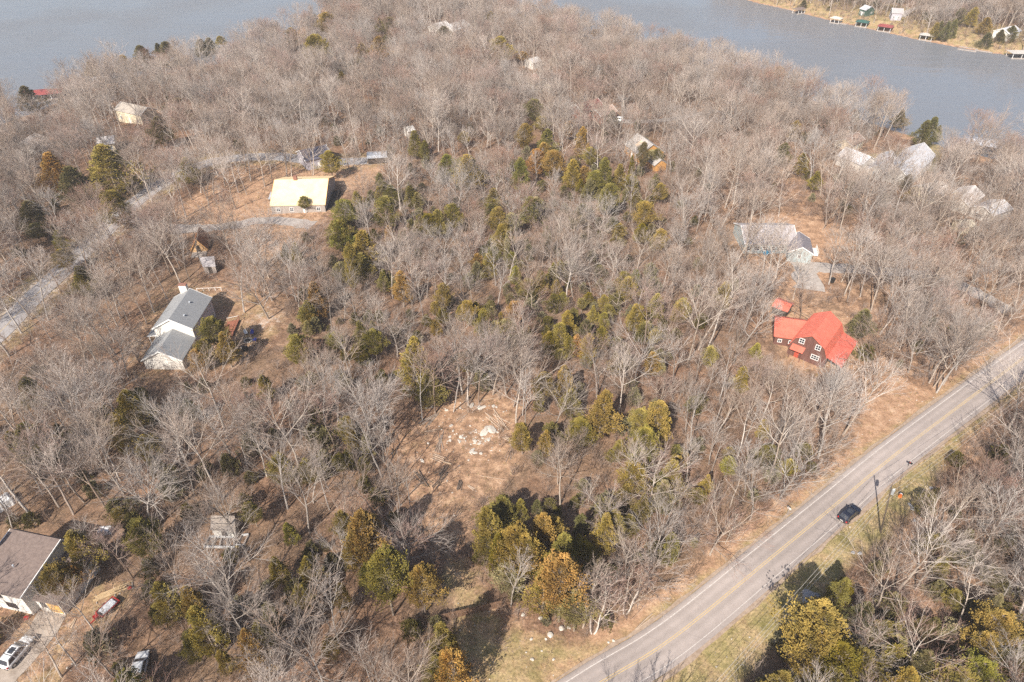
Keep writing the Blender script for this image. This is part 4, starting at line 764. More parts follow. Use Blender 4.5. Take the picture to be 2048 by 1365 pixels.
# cedars read off the photograph in nine enlarged tiles: x, top, foot of the foliage, width, colour
CEDARS = {
'A': '810,262,380,110,d 960,240,340,110,d 920,250,330,60,d 1165,225,310,80,d 1215,220,310,70,d 1280,210,280,50,o 1700,160,220,80,o 1830,200,330,140,o 1580,370,420,60,o 1030,570,720,100,d 900,680,760,120,d 270,890,1110,130,r 390,970,1150,150,d 580,840,1000,200,o 160,1170,1363,140,d 130,500,630,110,d 520,360,410,70,o 710,320,370,80,o 1990,420,480,80,o 1920,880,1020,105,o 1970,1290,1403,110,y 1770,1150,1200,60,g 2000,1170,1260,120,g 650,1110,1200,150,o 1080,920,1030,100,o 1900,70,180,100,o 1990,580,640,50,d',
'B': '880,65,170,50,o 1045,75,150,60,o 90,110,180,70,d 295,190,260,50,d 130,250,340,90,o 220,210,300,90,r 285,100,160,90,d 225,105,150,60,o 940,210,270,120,o 1070,300,340,50,r 1490,170,200,40,r 750,260,310,60,r 1440,250,300,40,d 600,150,210,80,d 1140,580,720,110,d 1180,680,730,70,o 1080,720,880,90,o 1340,710,790,70,r 1415,735,900,90,r 1205,750,860,110,g 1190,830,960,110,r 1250,880,1010,120,r 1160,870,1010,100,r 1060,920,1110,110,g 1470,860,980,80,o 1555,920,1100,110,g 1370,930,1080,100,o 1430,970,1080,80,r 1650,955,1070,100,o 1500,1000,1100,90,g 740,900,1050,130,o 620,900,1020,90,g 720,770,850,60,o 430,760,900,80,g 490,820,920,70,g 895,1100,1210,90,g 400,1090,1200,60,g 260,1150,1300,140,g 215,1090,1170,50,o 290,1080,1180,80,g 90,1115,1180,60,o 40,1170,1260,90,g 660,1190,1270,110,g 560,1220,1363,110,g 465,1250,1340,90,g 930,1210,1363,110,o 1580,1070,1250,110,g 1120,1150,1220,110,g 1740,1100,1210,80,g 1880,1070,1130,80,o 1790,1180,1340,120,o 1785,830,1000,60,d 1860,870,930,70,d 1420,1190,1280,70,d 1600,640,730,70,d 880,1190,1280,80,d 15,1300,1363,50,g 275,1320,1423,50,r 1640,1310,1363,70,o',
'C': '620,390,430,60,o 1070,640,710,60,d 1335,640,750,80,d 1490,700,840,70,d 1535,680,840,70,d 1560,730,830,50,d 720,700,750,80,o 505,680,710,40,o 650,830,910,90,d 770,890,960,90,o 1385,1020,1080,60,d 900,650,720,80,d 1400,1100,1160,60,o 840,1000,1050,80,o 765,0,40,40,d 1110,90,120,30,o 1690,40,140,60,d 1770,40,120,80,o 1840,100,170,70,o 1930,170,270,60,d 2000,150,270,70,d 1620,120,240,50,d 1655,110,235,50,d 1545,130,230,45,o 1575,120,230,45,d 1850,190,270,70,d',
'D': '1970,0,150,110,y 1830,360,540,110,r 1800,500,610,80,o 320,60,170,70,y 345,170,270,90,g 460,260,380,130,g 150,920,1030,130,g 120,1190,1290,150,y 40,1230,1340,90,g 1225,570,700,140,g 1290,660,740,130,o 1180,700,800,110,g 1130,760,830,90,r 720,1000,1110,150,o 670,1150,1250,150,o 830,980,1020,50,y 1530,900,1010,100,o 1730,670,760,120,o 1950,660,720,80,g 1080,1050,1100,90,d 830,1260,1363,120,o 2020,1150,1330,100,o 1720,130,250,60,o 2030,150,390,60,o 300,1330,1363,60,o 2010,900,960,60,o 190,20,80,80,d',
'E': '120,60,250,150,o 50,130,320,110,o 240,290,400,90,g 350,300,470,120,r 280,30,110,40,r 150,220,340,80,o 595,370,520,90,o 555,480,570,60,o 745,475,530,90,o 840,520,650,110,o 1020,475,600,100,r 940,540,590,50,o 1000,190,280,70,y 1030,270,360,80,y 870,195,290,90,o 800,195,300,70,r 1245,250,360,80,g 1175,300,400,90,o 1265,350,430,60,o 1305,420,490,60,o 940,20,200,90,o 900,150,210,70,g 1330,520,650,110,o 1300,600,720,110,o 1225,650,760,80,o 1430,580,690,120,d 1450,660,790,110,o 1390,660,770,90,r 1480,500,560,70,o 1555,540,640,70,y 1735,490,640,110,o 1550,440,510,60,o 1865,430,510,90,o 1740,290,340,50,y 1690,330,440,110,o 2010,460,540,90,o 1845,640,720,70,o 1830,770,870,90,o 1610,770,870,90,o 1320,840,960,130,o 1190,890,1020,120,o 1540,990,1210,180,o 1410,1150,1230,80,o 1770,1110,1210,120,o 1890,1060,1230,160,o 1800,1220,1363,150,y 1770,1240,1363,120,o 415,690,980,220,o 740,770,900,100,o 1070,1190,1330,110,o 1200,1230,1350,100,o 190,640,800,120,y 110,590,700,80,g 120,700,800,100,g 40,1150,1363,90,o 20,20,90,40,y 1880,50,180,80,o 1820,20,110,70,d 1620,60,130,60,o 700,500,560,60,o 560,580,640,70,o 1640,1290,1363,60,o',
'F': '300,360,470,110,o 40,470,520,90,o 495,720,770,60,y 220,740,830,80,o 420,860,930,100,o 1130,520,640,110,d 540,1160,1260,80,o 20,1320,1363,60,g 330,1330,1363,60,o',
'G': '400,460,650,170,o 290,690,850,140,o 370,700,800,110,r 930,770,900,160,o 1080,810,960,130,o 800,420,560,150,g 690,340,400,90,g 1990,360,560,100,o 1780,50,110,80,y 1630,30,120,130,o 1980,30,100,80,g 1455,310,410,90,g 1670,420,480,90,y 1130,930,1200,170,o 1200,930,1000,110,g 1430,1060,1330,160,r 1480,1010,1150,140,g 1270,1170,1300,90,o 1750,800,940,100,o 1990,780,920,80,o 1770,630,740,120,o 700,1310,1363,120,y 1100,1080,1230,110,g 880,20,110,100,d 1600,620,700,110,o 1910,1100,1200,90,o 1560,900,960,110,g',
'H': '90,350,520,220,r 60,480,650,150,o 180,400,480,100,o 300,370,430,70,o 240,590,900,200,y 160,680,830,110,y 460,680,890,170,o 270,650,760,130,g 590,1030,1250,170,o 620,1180,1363,180,r 560,1220,1363,140,o 870,330,500,170,o 950,280,420,110,g 860,490,600,90,g 1020,450,620,190,o 1090,500,690,180,o 1200,380,520,170,r 1260,400,520,120,o 1320,490,640,160,g 1310,630,880,230,r 1200,700,880,150,o 1395,760,880,90,r 1560,380,560,150,o 1730,80,230,150,o 1680,200,330,100,o 1780,260,390,110,g 1960,60,210,130,o 1890,140,220,90,g 1960,480,650,110,g 1150,290,370,60,d 1060,290,360,80,g 1410,370,450,90,d 1760,0,90,110,y 2020,20,90,60,o 40,0,60,80,g',
'I': '20,40,150,80,o 330,40,100,80,y 200,150,230,80,o 690,60,140,80,o 900,910,1130,250,o 1000,750,900,130,g 870,1050,1250,220,o 1940,970,1130,180,o 1860,1080,1230,160,o 1830,1250,1363,170,y 1700,1290,1363,170,g 660,1300,1363,170,g 1660,820,900,80,g 1260,1010,1100,110,g 20,540,640,50,g 1150,900,1010,120,d 1320,1130,1240,130,g 1500,1180,1290,140,d 1120,1180,1290,150,g 1480,1000,1080,90,d 1900,700,790,90,d 1760,560,640,90,d 1600,620,700,90,g 1980,1180,1290,150,d 1420,1290,1363,150,o 960,1290,1363,160,d'}
CCOL = dict(o=(0.37, 0.28, 0.075), g=(0.28, 0.24, 0.065), r=(0.43, 0.265, 0.085), d=(0.19, 0.168, 0.07), y=(0.33, 0.29, 0.065))
CNAME = dict(o='olive-gold', g='green', r='rust-tinged', d='dark green', y='bright yellow-green')
def zone(px, py):
    if py < 145 and px > 1500 and py < 20 + (px - 1500) * 0.22: return 'on the far shore'
    x, y = plane(px, py, 0); i = int(np.argmin([math.hypot(a - x, b - y) for a, b in ROAD])); a, b = ROAD[max(i - 1, 0)], ROAD[min(i + 1, len(ROAD) - 1)]
    if (b[0] - a[0]) * (y - a[1]) - (b[1] - a[1]) * (x - a[0]) < 0: return 'across the main road'
    if px < 330 and py > 930: return 'near the brown-roofed house'
    if py > 1010 and px < 900: return 'left of the plank fence'
    if py > 980: return 'between the clearing and the road'
    if px > 1380 and py > 560: return 'around the red-roofed house'
    if px > 1340 and py > 330: return 'around the pale blue house'
    if px < 560 and py > 530: return 'around the grey house'
    if px < 780 and 290 < py <= 530: return 'around the yellow-roofed house'
    if py > 770 and px < 800: return 'left of the clearing'
    if py > 770: return 'right of the clearing'
    if py > 330: return 'in the wood behind the clearing'
    return 'in the far wood'
CNT = {}
def place(kind, meshes, loc, sx, sz, rz, label, group, cat, color=None, tilt=(0, 0)):
    o = empty(kind, loc, label, cat, group); o.scale = (sx, sx, sz); o.rotation_euler = (tilt[0], tilt[1], rz)
    for nm, me in zip(('trunk', 'crown'), meshes):
        c = bpy.data.objects.new(nm, me); COL.objects.link(c); c.parent = o
        if color: c.color = (*color, 1)
    return o
SPECIAL_CEDAR = {('E', 415): 'tall cone-shaped olive cedar standing at the upper edge of the clearing', ('H', 1310): 'wide rust-brown cedar on a bare pale trunk nearest the road below the clearing', ('I', 900): 'broad rust-gold cedar whose feathery top reaches the grassy verge across the road',
                 ('D', 1225): 'dense green cedar against the garage wall of the grey house', ('E', 1070): 'small golden cedar bush at the right edge of the clearing beside stacked logs', ('A', 270): 'tall rust-orange cedar in the wood far left of the yellow-roofed house',
                 ('D', 1830): 'narrow rust-brown cedar right of the grey house yard', ('A', 1970): 'bright green round-topped cedar just below the yellow-roofed house', ('H', 240): 'big bright yellow-green cedar left of the wooden fence'}
TREES = []      # (x, y, clearance) of every tree set so far
CROWNS, YOUNG = [], []
VPY = 682.5 + F_PX / math.tan(PITCH)
rc = random.Random(91)
for tl, txt in CEDARS.items():
    for e in txt.split():
        u, v0, v1, w, c = e.split(','); u, v0, v1, w = map(float, (u, v0, v1, w)); ox, oy = TILE[tl]; x, yt, yb, wp = ox + u / 2.926, oy + v0 / 2.926, oy + v1 / 2.926, w / 2.926
        hp = max((yb - yt) * 1.25, wp * 1.65); dx, dy = 1024 - x, VPY - yt; q = math.hypot(dx, dy)
        b = at(x + dx / q * hp, yt + dy / q * hp); dist = math.sqrt(b.x ** 2 + b.y ** 2 + CAM_H ** 2)
        wm = wp * dist / F_PX; h = 3.0
        while h < 19 and pix(b.x, b.y, b.z + h)[1] > yt: h += 0.15
        top = at(x, yt, h); b = Vector((top.x, top.y, top.z - h))
        wm = min(wm, h / 1.35); asp = h / max(wm, 0.5); CROWNS.append([(x - wp * .45, yt), (x + wp * .45, yt), (x + wp * .5, yb), (x - wp * .5, yb), .7 if tl in 'DG' else .94])
        pool = [p for p in CEDAR if (p[4] == 'cone') == (rc.random() < 0.5)] or CEDAR
        if (tl in 'AC' and c == 'd') or (tl, int(u)) == ('A', 270): pool = (CEDAR[0], CEDAR[4], CEDAR[3])
        if (tl, int(u)) in (('E', 415), ): pool = CEDAR[:1]
        if (tl, int(u)) in (('H', 1310), ('H', 1090), ('H', 1020), ('I', 900)): pool = CEDAR[2:3]
        p = rc.choice(pool); k = rc.uniform(0.85, 1.15); col = tuple(min(0.6, ch * k * rc.uniform(0.93, 1.07)) for ch in CCOL[c])
        lab = SPECIAL_CEDAR.get((tl, int(u))); z = zone(*pix(b.x, b.y, b.z)); form = 'slender' if asp > 2.3 else 'bushy'
        lab = lab or '%s %s cedar tree %s' % (form, CNAME[c], z)
        place('cedar_tree', p[:2], b, wm * 0.5 / p[3] * 1.17, h / p[2], rc.uniform(0, 6.28), lab, 'cedar trees ' + z, 'cedar tree', col)
        TREES.append((b.x, b.y, max(1.3, wm * 0.42)))
        if ('clearing' in z or 'road' in z) and rc.random() < .85:
            a, d = rc.uniform(0, 6.28), rc.uniform(2.2, 5); x2, y2 = b.x + math.cos(a) * d, b.y + math.sin(a) * d; h2 = h * rc.uniform(.5, .9); w2 = wm * .55 / p[3] * rc.uniform(.7, 1.1)
            if not any(inpoly([x2], [y2], o_)[0] for o_ in OPENS) and segdist([x2], [y2], ROAD)[0] > 7: YOUNG.append((x2, y2, Tz(x2, y2), rc.randrange(len(CEDAR)), (w2, w2, h2 / 12), (0, 0, rc.uniform(0, 6.28)))); TREES.append((x2, y2, 1.2))
# places that stay in sight: pixel outline, share of covering trees taken away
KEEP = [([(272, 760), (300, 640), (350, 570), (425, 585), (445, 650), (405, 690), (375, 755)], .97), ([(525, 425), (530, 378), (546, 350), (668, 346), (672, 402)], .92), ([(1535, 645), (1545, 590), (1610, 592), (1665, 615), (1715, 690), (1695, 735), (1600, 722)], .84),
        ([(1475, 525), (1475, 440), (1600, 425), (1648, 470), (1642, 525)], .3), ([(0, 1240), (0, 1075), (30, 1050), (125, 1075), (195, 1120), (185, 1200), (60, 1250)], .93), ([(0, 1345), (0, 1290), (60, 1255), (130, 1225), (160, 1260), (60, 1345)], .88), ([(255, 1365), (262, 1300), (305, 1300), (310, 1365)], .9),
        ([(1660, 1060), (1670, 1000), (1735, 1000), (1735, 1050)], 1.0), ([(1685, 345), (1690, 285), (1870, 280), (1865, 345)], .1), ([(1920, 305), (1930, 280), (1990, 285), (1990, 310)], .6), ([(400, 1105), (410, 1040), (500, 1040), (500, 1100)], .93),
        ([(770, 900), (830, 842), (880, 800), (950, 775), (1015, 778), (1052, 810), (1050, 890), (1050, 940), (980, 1000), (960, 1060), (905, 1090), (800, 1000)], .88), ([(880, 1100), (960, 1130), (970, 1200), (1020, 1240), (1120, 1275), (1240, 1270), (1100, 1365), (890, 1365), (900, 1260)], .96),
        ([(1110, 1365), (1348, 1205), (1567, 1040), (1758, 890), (2048, 680), (2048, 815), (1990, 868), (1908, 930), (1880, 1005), (1800, 1085), (1715, 1135), (1675, 1205), (1560, 1300), (1480, 1365)], .985), ([(1700, 900), (1735, 790), (1740, 730), (1850, 780), (1900, 800), (1800, 880)], .93),
        ([(0, 705), (0, 632), (60, 575), (120, 525), (140, 545), (110, 600), (60, 650)], .85), ([(380, 500), (385, 455), (420, 455), (425, 540), (400, 540)], .9), ([(360, 440), (440, 370), (560, 335), (700, 330), (690, 410), (560, 460), (400, 470)], .4), ([(435, 590), (570, 600), (575, 700), (520, 745), (440, 720)], .9),
        ([(110, 1235), (220, 1150), (300, 1180), (300, 1300), (150, 1365), (60, 1365)], .88), ([(1585, 580), (1585, 530), (1660, 530), (1800, 540), (1800, 560), (1650, 555), (1630, 585)], .4), ([(860, 60), (870, 35), (930, 35), (930, 60)], .5), ([(1255, 310), (1260, 265), (1345, 290), (1340, 335)], .5),
        ([(720, 330), (730, 300), (780, 300), (780, 330)], .7), ([(1500, 5), (2048, 112), (2048, 128), (1500, 20)], .9), ([(1560, 690), (1560, 650), (1530, 640), (1530, 700)], .6), ([(235, 235), (235, 200), (300, 205), (300, 235)], .6), ([(60, 210), (60, 180), (120, 180), (120, 212)], .7), ([(1840, 385), (1840, 355), (1960, 370), (2030, 400), (2030, 440), (1960, 430)], .1),
        ([(170, 1000), (300, 960), (400, 960), (400, 1040), (250, 1070)], .45), ([(1500, 1365), (1500, 1340), (1720, 1200), (1760, 1260), (1720, 1365)], .55), ([(820, 950), (780, 850), (830, 680), (850, 680)], .8), ([(1050, 1265), (980, 1190), (990, 1090), (1160, 1090), (1200, 1270)], .9)]
HEROES = [(871, 827, 17, 'tall'), (907, 824, 15, 'slim'), (933, 803, 16, 'tall'), (936, 813, 14, 'slim'), (958, 807, 17, 'tall'), (1012, 789, 18, 'tall'), (1032, 846, 15.5, 'spread'), (1027, 814, 14, 'slim'), (1051, 862, 15, 'slim'), (925, 789, 18, 'tall'), (742, 866, 16, 'tall'),
          (1022, 1213, 13, 'slim'), (1165, 1256, 13, 'tall'), (1186, 1270, 11, 'stems'), (820, 1131, 11, 'spread'), (472, 419, 17, 'tall'), (402, 386, 16, 'tall'), (427, 391, 16, 'tall'), (477, 386, 16, 'tall'), (494, 391, 15, 'slim'), (530, 374, 16, 'tall'), (545, 366, 15, 'slim'),
          (574, 355, 17, 'tall'), (583, 353, 16, 'tall'), (502, 362, 16, 'tall'), (627, 350, 15, 'tall'), (450, 372, 16, 'tall'), (385, 400, 15, 'tall'), (700, 345, 16, 'tall'), (20, 713, 16, 'tall'), (97, 642, 17, 'tall'), (43, 667, 16, 'tall'), (219, 601, 16, 'tall'), (309, 625, 15, 'tall'), (337, 602, 14, 'slim'),
          (362, 568, 17, 'tall'), (379, 561, 14, 'slim'), (342, 550, 15, 'tall'), (489, 626, 15, 'tall'), (537, 638, 15, 'tall'), (545, 602, 16, 'tall'), (376, 503, 15, 'tall'), (266, 1157, 13, 'tall'), (207, 1126, 11, 'slim'), (152, 1332, 11, 'tall'), (123, 1354, 13, 'tall'), (228, 1354, 12, 'tall'), (204, 1284, 13, 'tall'),
          (1873, 786, 17, 'tall'), (1858, 766, 16, 'tall'), (1885, 770, 16, 'tall'), (1866, 775, 15, 'slim'), (1748, 750, 12, 'spread'), (1600, 640, 10, 'spread'), (1735, 560, 17, 'tall'), (1245, 1010, 15, 'tall'), (1290, 1030, 13, 'spread'), (1120, 1010, 14, 'tall'), (470, 1060, 14, 'tall'), (500, 1120, 15, 'tall'), (330, 1040, 14, 'tall'), (300, 1050, 15, 'tall'), (345, 1000, 14, 'slim'),
          (1950, 320, 17, 'spread'), (1790, 1365, 12, 'spread'), (1700, 1330, 10, 'spread'), (1830, 1180, 13, 'spread'), (1950, 1130, 15, 'tall'), (1420, 1110, 12, 'spread'), (1345, 1130, 12, 'tall'), (1290, 1190, 11, 'spread'), (1250, 1230, 9, 'stems'), (1560, 1000, 13, 'spread'), (1500, 1040, 12, 'spread'), (1600, 950, 12, 'spread'), (768, 925, 16, 'slim'), (764, 955, 15, 'tall'), (785, 985, 15, 'slim'), (800, 1012, 14, 'slim'), (776, 895, 16, 'slim'), (752, 905, 17, 'tall'), (845, 842, 16, 'slim'), (890, 806, 16, 'slim'), (985, 790, 16, 'slim'), (1045, 832, 15, 'slim'), (820, 1040, 13, 'slim')]
BYFORM = {}
for i, b in enumerate(BARE): BYFORM.setdefault(b[5], []).append(i)
bare = []       # x, y, z, prototype, scale, turn
for px, py, h, fm in HEROES:
    b = at(px, py); i = rc.choice(BYFORM[fm]); bare.append((b.x, b.y, b.z, i, h / BARE[i][3], rc.uniform(0, 6.28))); TREES.append((b.x, b.y, 2.2))
cell = {}
def near(x, y, r):
    ci, cj = int(x // 8), int(y // 8)
    for i in (ci - 1, ci, ci + 1):
        for j in (cj - 1, cj, cj + 1):
            for a, b, q in cell.get((i, j), ()):
                if (a - x) ** 2 + (b - y) ** 2 < (r + q) ** 2: return True
    return False
def put(x, y, r): cell.setdefault((int(x // 8), int(y // 8)), []).append((x, y, r))
for t_ in TREES: put(*t_)
def scatter(step, seed, grow=1.0):
    r = np.random.RandomState(seed); xs = np.arange(-340, 440, step); ys = np.arange(34, 560, step); X, Y = np.meshgrid(xs, ys); X = X.ravel() + r.uniform(-.48, .48, X.size) * step; Y = Y.ravel() + r.uniform(-.48, .48, Y.size) * step
    k = (np.abs(X) < 0.80 * np.hypot(Y, 60) + 16); X, Y = X[k], Y[k]; Z = T(X, Y); k = Z > WATER_Z + 0.3; X, Y, Z = X[k], Y[k], Z[k]
    px, py = pix(X, Y, Z); k = (px > -170) & (px < 2220) & (py > -160) & (py < 1800); return X[k], Y[k], Z[k], px[k], py[k]
def clear_of(X, Y, pad):
    ok = (segdist(X, Y, ROAD) > 5.2 + pad * 0.3) & (segdist(X, Y, ROAD_B) > 3.4)
    for x, y, q in AVOID: ok &= np.hypot(X - x, Y - y) > q + pad
    for ln, w in LANES: ok &= segdist(X, Y, ln) > w / 2 + 0.8
    return ok
X, Y, Z, PX, PY = scatter(4.0, 5)
ok = clear_of(X, Y, 1.0)
thin = np.random.RandomState(3).rand(len(X))
for o_ in OPENS: ok &= ~(inpoly(X, Y, o_) & (thin > (0.33 if o_ in (YELLOW_YARD, GREY_YARD) else 0.25 if o_ in (BLUE_YARD, RED_YARD) else 0)))
rr = np.random.RandomState(17)
centre = (PX > 640) & (PX < 1500) & (PY > 330)
farside = (X > 120) & inpoly(X, Y, FAR_SHORE); dfar_ = segdist(X, Y, FAR_SHORE, True)
ok &= ~(farside & (dfar_ < 13) & (rr.rand(len(X)) < 0.6))
dens = 0.82 + 0.18 * np.sin(X * 0.06 + 2) * np.sin(Y * 0.055)
ok &= rr.rand(len(X)) < dens
hits = np.zeros(len(X)); HH = np.where(centre, 13.0, 15.0)
for poly, p in KEEP:
    h_ = np.zeros(len(X), bool)
    for f in (0.3, 0.45, 0.6, 0.75, 0.9, 1.05):
        for sx in (-2.6, 0, 2.6):
            a, b = pix(X + sx, Y, Z + HH * f); h_ |= inpoly(a, b, poly)
    hits = np.maximum(hits, np.where(h_, p, 0))
for poly in CROWNS:
    *poly, pk = poly
    cx, cy = sum(p[0] for p in poly) / 4, sum(p[1] for p in poly) / 4; d_ = np.hypot(PX - cx, PY - cy); ii = np.nonzero((d_ < 330) & (PY > cy))[0]; h_ = np.zeros(len(ii), bool)
    for f in (0.5, 0.65, 0.8, 0.95):
        a, b = pix(X[ii], Y[ii], Z[ii] + HH[ii] * f); h_ |= inpoly(a, b, poly)
    hits[ii] = np.maximum(hits[ii], np.where(h_, pk, 0))
ok &= rr.rand(len(X)) >= hits
for x, y, z, px, py in zip(X[ok], Y[ok], Z[ok], PX[ok], PY[ok]):
    if near(x, y, 0.9): continue
    u = rc.random(); mid = 640 < px < 1480 and py > 330
    fm = ('slim' if u < .50 else 'tall' if u < .80 else 'stems' if u < .93 else 'spread') if mid else ('tall' if u < .62 else 'slim' if u < .82 else 'spread' if u < .91 else 'stems')
    i = rc.choice(BYFORM[fm]); s = rc.uniform(0.58, 0.98) if mid else rc.uniform(0.66, 1.06)
    bare.append((x, y, z, i, s, rc.uniform(0, 6.28))); put(x, y, 0.9)
X, Y, Z, PX, PY = scatter(3.6, 77); k = np.array([zone(a, b) == 'across the main road' for a, b in zip(PX, PY)]) & clear_of(X, Y, 0.8) & ~inpoly(X, Y, VERGE)
for x, y, z in zip(X[k], Y[k], Z[k]):
    if near(x, y, 0.7) or rc.random() < .3 or any(inpoly([q[0]], [q[1]], KEEP[13][0])[0] for f in (3, 5, 7, 9, 11, 13) for sx in (-3, 0, 3) for q in (pix(x + sx, y, z + f),)): continue
    i = rc.choice(BYFORM[rc.choice(('spread', 'tall', 'stems', 'slim'))]); bare.append((x, y, z, i, rc.uniform(9, 13) / BARE[i][3], rc.uniform(0, 6.28))); put(x, y, 0.8)
# the 300 that show largest are trees of their own, the rest one wood
def score(b):
    h = BARE[b[3]][3] * b[4]; a, c = pix(b[0], b[1], b[2] + h * 0.6)
    if not (-20 < a < 2068 and -20 < c < 1390): return -1
    return h * (1 + BARE[b[3]][4] * 0.12) / math.sqrt(b[0] ** 2 + b[1] ** 2 + (CAM_H - b[2]) ** 2)
nh = len(HEROES)
order = list(range(nh)) + sorted(range(nh, len(bare)), key=lambda i: -score(bare[i]))
FORM = dict(tall='tall %s bare tree with an upswept crown', spread='%s bare tree with a wide spreading crown', slim='slim %s bare tree with a thin narrow crown', stems='low %s bare tree with several crooked stems')
BARKN = {BARKS[0].name: 'pale-barked', BARKS[1].name: 'grey-barked', BARKS[2].name: 'brown-barked'}
SPECIAL_BARE = {6: 'wide-crowned pale bare tree on a straight trunk at the head of the clearing', 14: 'low wide bare tree with fanned branches left of the cut path below the clearing', 52: 'round bare tree with fanned branches on the lawn beside the red-roofed house', 42: 'straight bare trunk rising from the yard right of the brown-roofed house', 63: 'big forked bare tree on the lake bank beside the white-roofed boat dock', 12: 'pale twisted bare tree at the road edge beside the rust-brown cedar'}
for i in order[:300]:
    x, y, z, k, s, a = bare[i]; B = BARE[k]; zn = zone(*pix(x, y, z)); lab = SPECIAL_BARE.get(i) if i < nh else None
    place('bare_tree', B[:2], (x, y, z), s * rc.uniform(0.92, 1.08), s, a, lab or FORM[B[5]] % BARKN[B[0].materials[0].name] + ' ' + zn, 'bare trees ' + zn, 'tree', tilt=(rc.uniform(-.1, .1), rc.uniform(-.1, .1)))
def mass(name, label, cat, recs, protos):
    """many copies of a few meshes as one object: points that carry each copy's turn, size and kind"""
    pc = bpy.data.collections.new(name + ' kinds')
    for i, me in enumerate(protos): pc.objects.link(bpy.data.objects.new('%s kind %02d' % (name, i), me))
    me = bpy.data.meshes.new(name); me.from_pydata([r[:3] for r in recs], [], [])
    for n, ty, fld, dat in (('pick', 'INT', 'value', [int(r[3]) for r in recs]), ('size', 'FLOAT_VECTOR', 'vector', [c for r in recs for c in r[4]]), ('turn', 'FLOAT_VECTOR', 'vector', [c for r in recs for c in r[5]])):
        me.attributes.new(n, ty, 'POINT').data.foreach_set(fld, dat)
    o = bpy.data.objects.new(name, me); COL.objects.link(o); tag(o, label, cat, kind='stuff')
    ng = bpy.data.node_groups.new(name, 'GeometryNodeTree'); ng.interface.new_socket('Geometry', in_out='INPUT', socket_type='NodeSocketGeometry'); ng.interface.new_socket('Geometry', in_out='OUTPUT', socket_type='NodeSocketGeometry')
    gi, go = ng.nodes.new('NodeGroupInput'), ng.nodes.new('NodeGroupOutput'); ci = ng.nodes.new('GeometryNodeCollectionInfo'); ci.inputs[0].default_value = pc; ci.inputs[1].default_value = True; ci.inputs[2].default_value = True
    ip = ng.nodes.new('GeometryNodeInstanceOnPoints'); ip.inputs['Pick Instance'].default_value = True
    def attr(n, t): a = ng.nodes.new('GeometryNodeInputNamedAttribute'); a.data_type = t; a.inputs[0].default_value = n; return a.outputs[0]
    ng.links.new(gi.outputs[0], ip.inputs['Points']); ng.links.new(ci.outputs[0], ip.inputs['Instance']); ng.links.new(attr('pick', 'INT'), ip.inputs['Instance Index']); ng.links.new(attr('size', 'FLOAT_VECTOR'), ip.inputs['Scale']); ng.links.new(attr('turn', 'FLOAT_VECTOR'), ip.inputs['Rotation']); ng.links.new(ip.outputs[0], go.inputs[0])
    md = o.modifiers.new('copies', 'NODES'); md.node_group = ng
    return o
mass('cedar_thicket', 'younger olive cedars filling the gaps between the larger cedars', 'cedars', YOUNG, [p[5] for p in CEDAR])
mass('bare_forest', 'mass of leafless grey woodland covering the rest of the peninsula and far shore', 'woodland', [(bare[i][0], bare[i][1], bare[i][2], bare[i][3], (bare[i][4],) * 3, (rc.uniform(-.1, .1), rc.uniform(-.1, .1), bare[i][5])) for i in order[300:]], [b[2] for b in BARE])
print('bare trees', len(bare), 'cedars', len(TREES) - nh, 'proto faces', NTRI)

# ---------------------------------------------------------------- undergrowth
def brush(seed, H, n, spread):
    r = random.Random(seed); t = Tree(); P = dict(seg=[3, 2, 1], wob=[0.22, 0.25, 0.1], up=[0.05, 0.03, 0], n=[3, 3, 3], end=[0.014, 0.01, 0.004], kids=[6, 4], t0=[0.2, 0.2], ang=[0.6, 0.6], len=[0.55, 0.5], rr=[0.6, 0.6], ref=[2, 1], twig=1)
    for _ in range(n):
        a = r.uniform(0, 6.28); q = r.uniform(0.1, 0.75) * spread; limb(t, r, np.array((math.cos(a) * r.random() * 0.7, math.sin(a) * r.random() * 0.7, -0.1)), np.array((math.cos(a) * q, math.sin(a) * q, 1.0)), H * r.uniform(0.6, 1.0), 0.032, 0, P)
    return t
M_BRUSH = mat('brown brush stems', (0.31, 0.225, 0.18), (0.19, 0.135, 0.105), 0.7, 0.9, rnd=0.25)
M_BUSH = mat('evergreen bush leaves', (0.245, 0.205, 0.08), (0.14, 0.125, 0.052), 1.2, 0.8, trans=0.12, rnd=0.3)
def bushm(seed):
    t = cedar(seed, 3.2, 1.5, 'egg', 0.06, 50, 26, 0.26); return to_meshes(t, 'bush %d' % seed, (M_CBARK, M_BUSH))[2]
BR = [to_meshes(brush(300 + i, h, n, s), 'brush %d' % i, (M_BRUSH, M_BRUSH))[2] for i, (h, n, s) in enumerate([(2.6, 9, 1), (3.6, 8, .8), (1.8, 10, 1.3), (5.5, 5, .5)])]
X, Y, Z, PX, PY = scatter(2.15, 8)
ok = clear_of(X, Y, 0.2); inop = np.zeros(len(X), bool)
for o_ in OPENS: inop |= inpoly(X, Y, o_)
edge_ = np.full(len(X), 99.0)
for o_ in OPENS: edge_ = np.minimum(edge_, segdist(X, Y, o_, True))
rr = np.random.RandomState(29); U = rr.rand(len(X))
dn_ = 0.62 + 0.35 * np.sin(X * 0.11 + 1) * np.cos(Y * 0.09 + 0.5)
left = (PX < 700) & (PY < 760); dn_ = np.where(left, dn_ * 0.55, dn_); dn_ = np.where(PY < 330, dn_ * 0.6, dn_)
ragged = inpoly(X, Y, CLEARING) & (edge_ < 6) & (Y > 72)
ok &= np.where(inop, ((U < 0.02) & (edge_ < 4)) | (ragged & (U < 0.22)), U < dn_)
recs = [(x, y, z, rc.choice((0, 0, 1, 1, 2, 3)), (s, s, s * rc.uniform(.8, 1.2)), (0, 0, rc.uniform(0, 6.28))) for x, y, z in zip(X[ok], Y[ok], Z[ok]) for s in (rc.uniform(0.6, 1.2),)]
